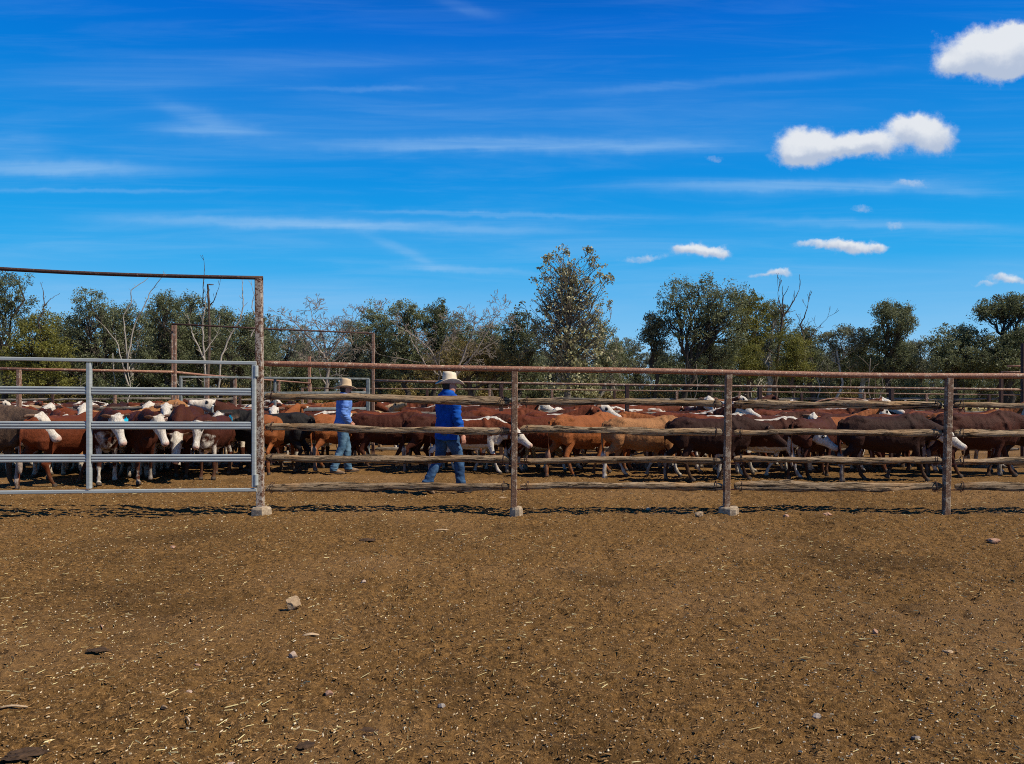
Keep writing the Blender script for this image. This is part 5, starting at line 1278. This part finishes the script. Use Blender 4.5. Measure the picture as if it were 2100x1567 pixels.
# bare and sparse trees: recursive branching
def branching(mb, p, d, L, r, depth, rg_, spread, up_, tips, minr=.012, kids=(2, 3), wob=.12):
    seg = 5; P = [p]; dd = d.copy()
    for k in range(seg):
        dd = dd+rg_.normal(size=3)*wob*np.array((1, .7, 1)); dd[2] += up_*.25; dd /= np.linalg.norm(dd)
        P.append(P[-1]+dd*L/seg)
    P = np.array(P); rr = np.linspace(r, max(r*.62, minr), seg+1)
    mb.tube(P, rr, 6 if r > .05 else 4, ref=(1, .01, 0) if abs(d[2]) > .5 else (0, 0, 1), cap=False)
    if depth == 0: tips.append(P[-1]); tips.append(P[3]); return
    for q in range(rg_.integers(kids[0], kids[1]+1)):
        st = P[-1] if q < 2 else P[rg_.integers(2, seg)]
        a = rg_.normal(size=3); a -= dd*(a@dd); a /= np.linalg.norm(a); a[1] *= .7
        nd = dd+a*spread*(.7+.6*rg_.random()); nd /= np.linalg.norm(nd)
        branching(mb, st, nd, L*(.62+.22*rg_.random()), max(rr[-1]*.78, minr), depth-1, rg_, spread, up_, tips, minr, kids, wob)
def bare_tree(name, bpx, Y, stems, bark, label, seed, base_y=None, **kw):
    """stems = list of (pixel polyline, start radius, branch depth, first length)"""
    s = Y/F; rg_ = np.random.default_rng(seed); o0 = np.array(((bpx-PX0)*s, Y, 0)); tips = []
    root = empty(name, tuple(o0)); tag(root, label, 'tree'); mb = MB()
    for poly, r, depth, L in stems:
        P = np.array([((x-bpx)*s, rg_.normal()*.12, CAMZ+(HOR-y)*s) for x, y in poly])
        t = np.linspace(0, len(P)-1, len(P)*4); P = np.stack([np.interp(t, np.arange(len(P)), P[:, k]) for k in range(3)], 1)+rg_.normal(size=(len(t), 3))*r*.35
        d = P[-1]-P[-2]; d /= np.linalg.norm(d); R = np.linspace(r, r*.4, len(P))
        mb.tube(P, R, 6, ref=(1, .01, 0) if abs((P[-1]-P[0])[2]) > abs((P[-1]-P[0])[0]) else (0, 0, 1), cap=False)
        if depth >= 0: branching(mb, P[-1], d, L, r*.36, depth, rg_, kw.get('spread', .75), kw.get('up', .1), tips, kw.get('minr', .012))
        if depth > 0:
            for q in range(2, len(P)-2, 2):
                a = rg_.normal(size=3); a[1] *= .5; a[2] = abs(a[2])*.6; a /= np.linalg.norm(a)
                branching(mb, P[q], a, L*.8, R[q]*.4, max(0, depth-1), rg_, kw.get('spread', .75), kw.get('up', .1), tips, kw.get('minr', .012))
    v = mb.build('trunk', M[bark]); v.parent = root
    return root, np.array(tips), rg_
r_, tips, rg_ = bare_tree('sparse_tree', 1165, 55, [([(1163, 815), (1164, 740), (1163, 660), (1166, 600)], .27, 4, .8), ([(1163, 745), (1125, 700), (1092, 660)], .075, 3, .75), ([(1163, 725), (1135, 665), (1112, 615)], .085, 4, .65),
    ([(1163, 690), (1142, 625), (1128, 578)], .08, 4, .65), ([(1163, 655), (1152, 600), (1149, 558)], .075, 4, .62), ([(1163, 645), (1172, 585), (1179, 550)], .075, 4, .62), ([(1163, 680), (1188, 622), (1203, 575)], .08, 4, .65),
    ([(1163, 712), (1203, 655), (1224, 605)], .085, 4, .65), ([(1163, 745), (1210, 705), (1238, 668)], .075, 3, .75), ([(1163, 760), (1195, 735), (1225, 722)], .06, 3, .7), ([(1163, 765), (1135, 735), (1105, 722)], .06, 3, .7)], 'bark_tree', 'tallest tree, half bare with sparse large pale leaves, behind the third bay', 91, spread=.8, up=.2, minr=.014)
keep = tips[rg_.random(len(tips)) < .7]
v, f, t = leaves(keep, np.full(len(keep), .22), 2, .16, rg_, .2, 1.35)
sp = 55/F; cc = []; mbt = MB()
for (cx, cy, rx, ry), n in zip([(1165, 580, 70, 62), (1138, 628, 62, 52), (1198, 625, 56, 52), (1165, 690, 88, 48), (1106, 664, 32, 32), (1226, 668, 32, 34)], (270, 140, 140, 120, 45, 45)):
    d = rg_.normal(size=(n, 3)); d /= np.linalg.norm(d, axis=1)[:, None]; r3 = rg_.random(n)**.4*(1+.07*rg_.normal(size=n))
    cc.append(np.array(((cx-1165)*sp, 0, CAMZ+(HOR-cy)*sp))+d*r3[:, None]*np.array((rx*sp, min(rx, 60)*sp, ry*sp)))
cc = np.concatenate(cc)
for C in cc:
    hgt = max(1.5, C[2]-.55*math.hypot(C[0], C[1])-rg_.random()*.8); st = np.array((C[0]*.22, C[1]*.22, hgt)); mid = st+(C-st)*.6; st = mid+(st-mid)*(.35+.65*rg_.random())
    mbt.tube(curve(st, C, rg_, 4, .07, -.05), np.linspace(.026, .010, 5), 4, ref=(1, .01, 0), cap=False)
for k in range(26):
    C = cc[rg_.integers(len(cc))]; st = np.array((0, 0, max(1.6, C[2]-.9*math.hypot(C[0], C[1])-.3)))
    mbt.tube(curve(st, C, rg_, 7, .035, -.06), np.linspace(.085, .022, 8), 5, ref=(1, .01, 0), cap=False)
tw = mbt.build('limbs', M['bark_tree']); tw.parent = r_
cc = cc[rg_.random(len(cc)) < .85]
v3, f3_, t3 = leaves(cc, np.full(len(cc), .26), 4, .165, rg_, .2, 1.35)
f = np.concatenate([f, f3_+len(v)]); v = np.concatenate([v, v3]); t = np.concatenate([t, t3])
low = np.array([(rg_.normal()*1.1+.5, rg_.normal()*.9, 1.2+rg_.random()*5.0) for k in range(170)])
v2, f2_, t2 = leaves(low, np.full(len(low), .45), 14, .22, rg_, .2, 1.5)
me = npmesh('crown', np.concatenate([v, v2]), np.concatenate([f, f2_+len(v)]), smooth=False); set_tint(me, np.concatenate([t, t2*.8])); me.materials.append(M['leaf_big'])
c = bpy.data.objects.new('crown', me); COL.objects.link(c); c.parent = r_
bare_tree('bare_tree', 675, 50, [([(672, 815), (674, 760), (668, 720)], .15, 5, .95), ([(670, 735), (645, 700), (618, 672)], .085, 5, .72), ([(668, 725), (662, 690), (650, 668)], .075, 5, .75), ([(670, 735), (695, 700), (712, 680)], .085, 5, .72), ([(674, 750), (705, 725), (722, 705)], .06, 4, .7), ([(672, 760), (645, 742), (618, 728)], .05, 4, .6)], 'bark_bare', 'leafless grey tree with a wide fan of twigs above the far man', 92, spread=.85, up=.12, minr=.011)
bare_tree('bare_tree', 900, 52, [([(905, 770), (885, 720), (850, 690), (810, 665)], .07, 5, .75), ([(935, 770), (958, 710), (968, 680), (975, 660)], .075, 5, .8), ([(930, 780), (980, 715), (1000, 680), (1010, 660)], .07, 5, .75), ([(900, 770), (870, 745), (790, 730)], .045, 4, .6), ([(935, 760), (1000, 710), (1030, 690)], .05, 4, .65), ([(880, 760), (850, 710), (838, 685)], .06, 4, .7), ([(900, 780), (900, 730), (915, 690)], .05, 5, .65)], 'bark_bare', 'tangle of leafless grey limbs rising from the yellow-brown shrub', 93, spread=.9, up=.06, minr=.011)
bare_tree('dead_tree', 1600, 56, [([(1592, 815), (1596, 740), (1600, 680), (1605, 640)], .15, 1, 1.2), ([(1605, 650), (1598, 615)], .06, 2, .9), ([(1606, 650), (1625, 622), (1636, 600)], .06, 1, .8)], 'bark_brown', 'brown dead tree with upright forked limbs right of the largest gum', 94, spread=.45, up=.5)
bare_tree('dead_tree', 1650, 58, [([(1650, 740), (1648, 690), (1645, 665), (1652, 640)], .09, 2, .75), ([(1650, 710), (1668, 680), (1684, 665)], .05, 2, .7)], 'bark_brown', 'broken black limbs poking out right of the brown dead tree', 95, spread=.6, up=.3)
bare_tree('dead_tree', 428, 50, [([(424, 815), (427, 720), (429, 600), (429, 582)], .12, 0, .5), ([(428, 640), (415, 625), (418, 590), (420, 550)], .045, 1, .5), ([(428, 625), (440, 615), (446, 600)], .04, 1, .5)], 'bark_brown', 'black standing dead stem with curled top limbs behind the gate', 96, spread=.6, up=.2)
bare_tree('dead_tree', 420, 49, [([(422, 815), (418, 740), (416, 680), (420, 640), (424, 625)], .075, 1, .6), ([(420, 740), (400, 690), (392, 672)], .06, 1, .6), ([(420, 725), (440, 690), (448, 672)], .035, 1, .5)], 'bark_grey', 'white dead trunk directly left of the black dead stem', 97, spread=.5, up=.25)
bare_tree('dead_tree', 455, 51, [([(448, 815), (455, 735), (470, 690), (492, 655), (498, 625), (496, 590)], .07, 1, .5), ([(515, 690), (530, 660), (515, 630), (520, 600)], .05, 1, .5)], 'bark_grey', 'pale dead trunk leaning right toward the tall post', 98, spread=.5, up=.25)
bare_tree('dead_tree', 265, 56, [([(262, 760), (258, 690), (252, 650), (268, 620), (272, 595), (298, 573)], .055, 1, .35), ([(262, 740), (275, 665), (295, 635), (305, 600), (330, 572)], .055, 1, .35), ([(262, 790), (240, 700), (218, 672)], .06, 1, .5)], 'bark_grey', 'two long curved dead limbs above the trees under the overhead pipe', 99, spread=.5, up=.2)
bare_tree('dead_tree', 88, 57, [([(82, 720), (80, 660), (92, 628), (88, 595)], .06, 1, .4), ([(90, 630), (102, 615), (112, 605)], .035, 0, .3)], 'bark_brown', 'small dead fork above the bright olive tree at left', 90, spread=.5, up=.2)

# farther rows of trees and the scrub below, each a copy of a few grown ones
def proto(name, seed, leaf, bark, h, wd, lab, grp, shrub=False):
    rg_ = np.random.default_rng(seed); L = []
    for k in range(4 if shrub else 6):
        z = h*(.45+.5*rg_.random()) if not shrub else h*(.35+.45*rg_.random())
        L.append(((rg_.random()*2-1)*wd*.55, z, wd*(.28+.2*rg_.random()), h*(.13+.08*rg_.random())*(2 if shrub else 1)))
    return crown_tree(name, (0, 0, 0), (rg_.normal()*.3, 0, h*(.5 if not shrub else .25)), L, leaf, bark, lab, rg_, clumps=130 if not shrub else 70, per=22 if not shrub else 26, size=.30 if not shrub else .2, r0=.17 if not shrub else .06, group=grp, clr=.75 if not shrub else .5)
def copy_thing(root, loc, rz, sc):
    r = root.copy(); COL.objects.link(r); r.location = loc; r.rotation_euler = (0, 0, rz); r.scale = sc
    for ch in root.children:
        c = ch.copy(); COL.objects.link(c); c.parent = r
    return r
GF = 'gum trees of the distant wood'; GS = 'shrubs under the trees'
fp = [proto('gum_tree', 201, 'leaf_gum', 'bark_pale', 8.5, 3.6, 'distant grey-green gum of the wood behind the front trees', GF), proto('gum_tree', 202, 'leaf_dark', 'bark_dark', 8, 4.2, 'distant grey-green gum of the wood behind the front trees', GF),
      proto('gum_tree', 203, 'leaf_grey', 'bark_pale', 9, 3.2, 'distant grey-green gum of the wood behind the front trees', GF), proto('gum_tree', 204, 'leaf_gum', 'bark_dark', 7.5, 4.6, 'distant grey-green gum of the wood behind the front trees', GF)]
sp_ = [proto('shrub', 211, 'leaf_dark', 'bark_dark', 2.6, 2.6, 'low dark scrub under the tree line', GS, True), proto('shrub', 212, 'leaf_gum', 'bark_brown', 3.0, 2.4, 'low dark scrub under the tree line', GS, True),
       proto('shrub', 213, 'leaf_yellow', 'bark_brown', 2.2, 2.8, 'low dark scrub under the tree line', GS, True)]
for p_ in sp_:
    p_['category'] = 'shrub'
rr_ = random.Random(9)
used = set()
def scatter(protos, n, y0, y1, smin, smax, tag_):
    for k in range(n):
        Y = y0+(y1-y0)*rr_.random(); px = -120+2340*((k+rr_.random())/n); q = rr_.randrange(len(protos)); s = smin+(smax-smin)*rr_.random()
        if tag_ == 't' and 1270 < px < 1345: s *= .55
        if tag_ == 't' and (1690 < px < 1760 or 1875 < px < 1925): s *= .72
        loc = ((px-PX0)*Y/F, Y, 0); rz = rr_.random()*6.28; sc = (s*(.85+.3*rr_.random()), s, s)
        if (tag_, q) not in used: used.add((tag_, q)); o = protos[q]; o.location = loc; o.rotation_euler = (0, 0, rz); o.scale = sc
        else: o = copy_thing(protos[q], loc, rz, sc)
        lm = min(LM, key=lambda z: abs(z[0]-px))[1]
        if tag_ == 't': o['label'] = ('middle-distance' if Y < 86 else 'farthest')+[' grey-green pale-stemmed', ' dark broad', ' bluish pale-stemmed', ' grey-green broad'][q]+' gum behind the front trees, above '+lm
        else: o['label'] = ['dark low', 'grey-green', 'yellow-brown'][q]+' scrub under the '+('nearer' if Y < 80 else 'farther')+' trees, above '+lm
scatter(fp, 66, 68, 84, .60, .80, 't'); scatter(fp, 90, 88, 150, .75, 1.05, 't')
scatter(sp_, 130, 60, 100, .8, 1.4, 's')
# slim pale saplings and trunks standing in the shade of the wood
mb = MB()
for k in range(36):
    Y = rr_.uniform(54, 68); px = rr_.choice([rr_.uniform(0, 2100), rr_.uniform(1300, 1900)]); s = Y/F; x = (px-PX0)*s; h = rr_.uniform(2.2, 5.0); lean = rr_.gauss(0, .35)
    root = empty('sapling', (x, Y, 0)); tag(root, ('tall' if h > 3.6 else 'short')+' slim bare stem '+('leaning left' if lean < 0 else 'leaning right')+' among trees above '+min(LM, key=lambda z: abs(z[0]-px))[1], 'tree', 'bare saplings among the trees')
    m_ = MB(); rgk = np.random.default_rng(900+k); P = curve(np.array((0, 0, -.1)), np.array((lean, rr_.gauss(0, .2), h)), rgk, 7, .02); m_.tube(P, np.linspace(.05, .018, 8)*rr_.uniform(.8, 1.5), 5, ref=(1, .01, 0))
    for q in range(3):
        st = P[rgk.integers(3, 7)]; m_.tube(curve(st, st+np.array((rgk.normal()*.6, 0, rgk.random()*.9)), rgk, 4, .06), np.linspace(.018, .008, 5), 4)
    o = m_.build('trunk', M[rr_.choice(['bark_pale', 'bark_bare', 'bark_bare', 'bark_dark'])]); o.parent = root
# dry grass beyond the far fence
n = 16000
Yg = 37+28*RNG.random(n)**1.3; Xg = (RNG.random(n)*2-1)*(Yg*.74+2); h = .10+.28*RNG.random(n)
a = RNG.random(n)*6.28; wv = .05+.05*RNG.random(n); l = RNG.normal(0, .1, (n, 2))
v = np.stack([np.stack([Xg-np.cos(a)*wv, Yg-np.sin(a)*wv, 0*h], 1), np.stack([Xg+np.cos(a)*wv, Yg+np.sin(a)*wv, 0*h], 1), np.stack([Xg+l[:, 0], Yg+l[:, 1], h], 1)], 1).reshape(-1, 3)
me = npmesh('dry_grass', v, np.arange(n*3).reshape(-1, 3), False); set_tint(me, np.repeat(RNG.random(n), 3))
M['drygrass'] = attr_mat('dry_grass', (.26, .19, .08), (.60, .48, .23)); me.materials.append(M['drygrass'])
o = bpy.data.objects.new('dry_grass', me); COL.objects.link(o); tag(o, 'yellow dry grass beyond the far fence', 'grass', kind='stuff')

# make repeated labels single out their things by place
def order_labels():
    seen = {}
    for o in bpy.data.objects:
        if o.parent is None and o.get('label') and o.get('group'): seen.setdefault(o['label'], []).append(o)
    ORD = ['leftmost', 'second from left', 'third from left', 'fourth from left', 'fifth from left', 'sixth from left']
    for l, os_ in seen.items():
        if len(os_) > 1:
            os_.sort(key=lambda o: o.location.x/o.location.y)
            for k, o in enumerate(os_): o['label'] = l+', '+(ORD[k] if k < len(os_)-1 or len(os_) == 1 else 'rightmost')
    for o in bpy.data.objects:
        l = o.get('label')
        if l and len(l.split()) > 16:
            for a, b in ((' from left', ''), ('middle-distance', 'nearer'), (' the ', ' '), (' behind front trees', ''), (' and ', ', ')):
                if len(l.split()) > 16: l = l.replace(a, b)
            o['label'] = l
order_labels()
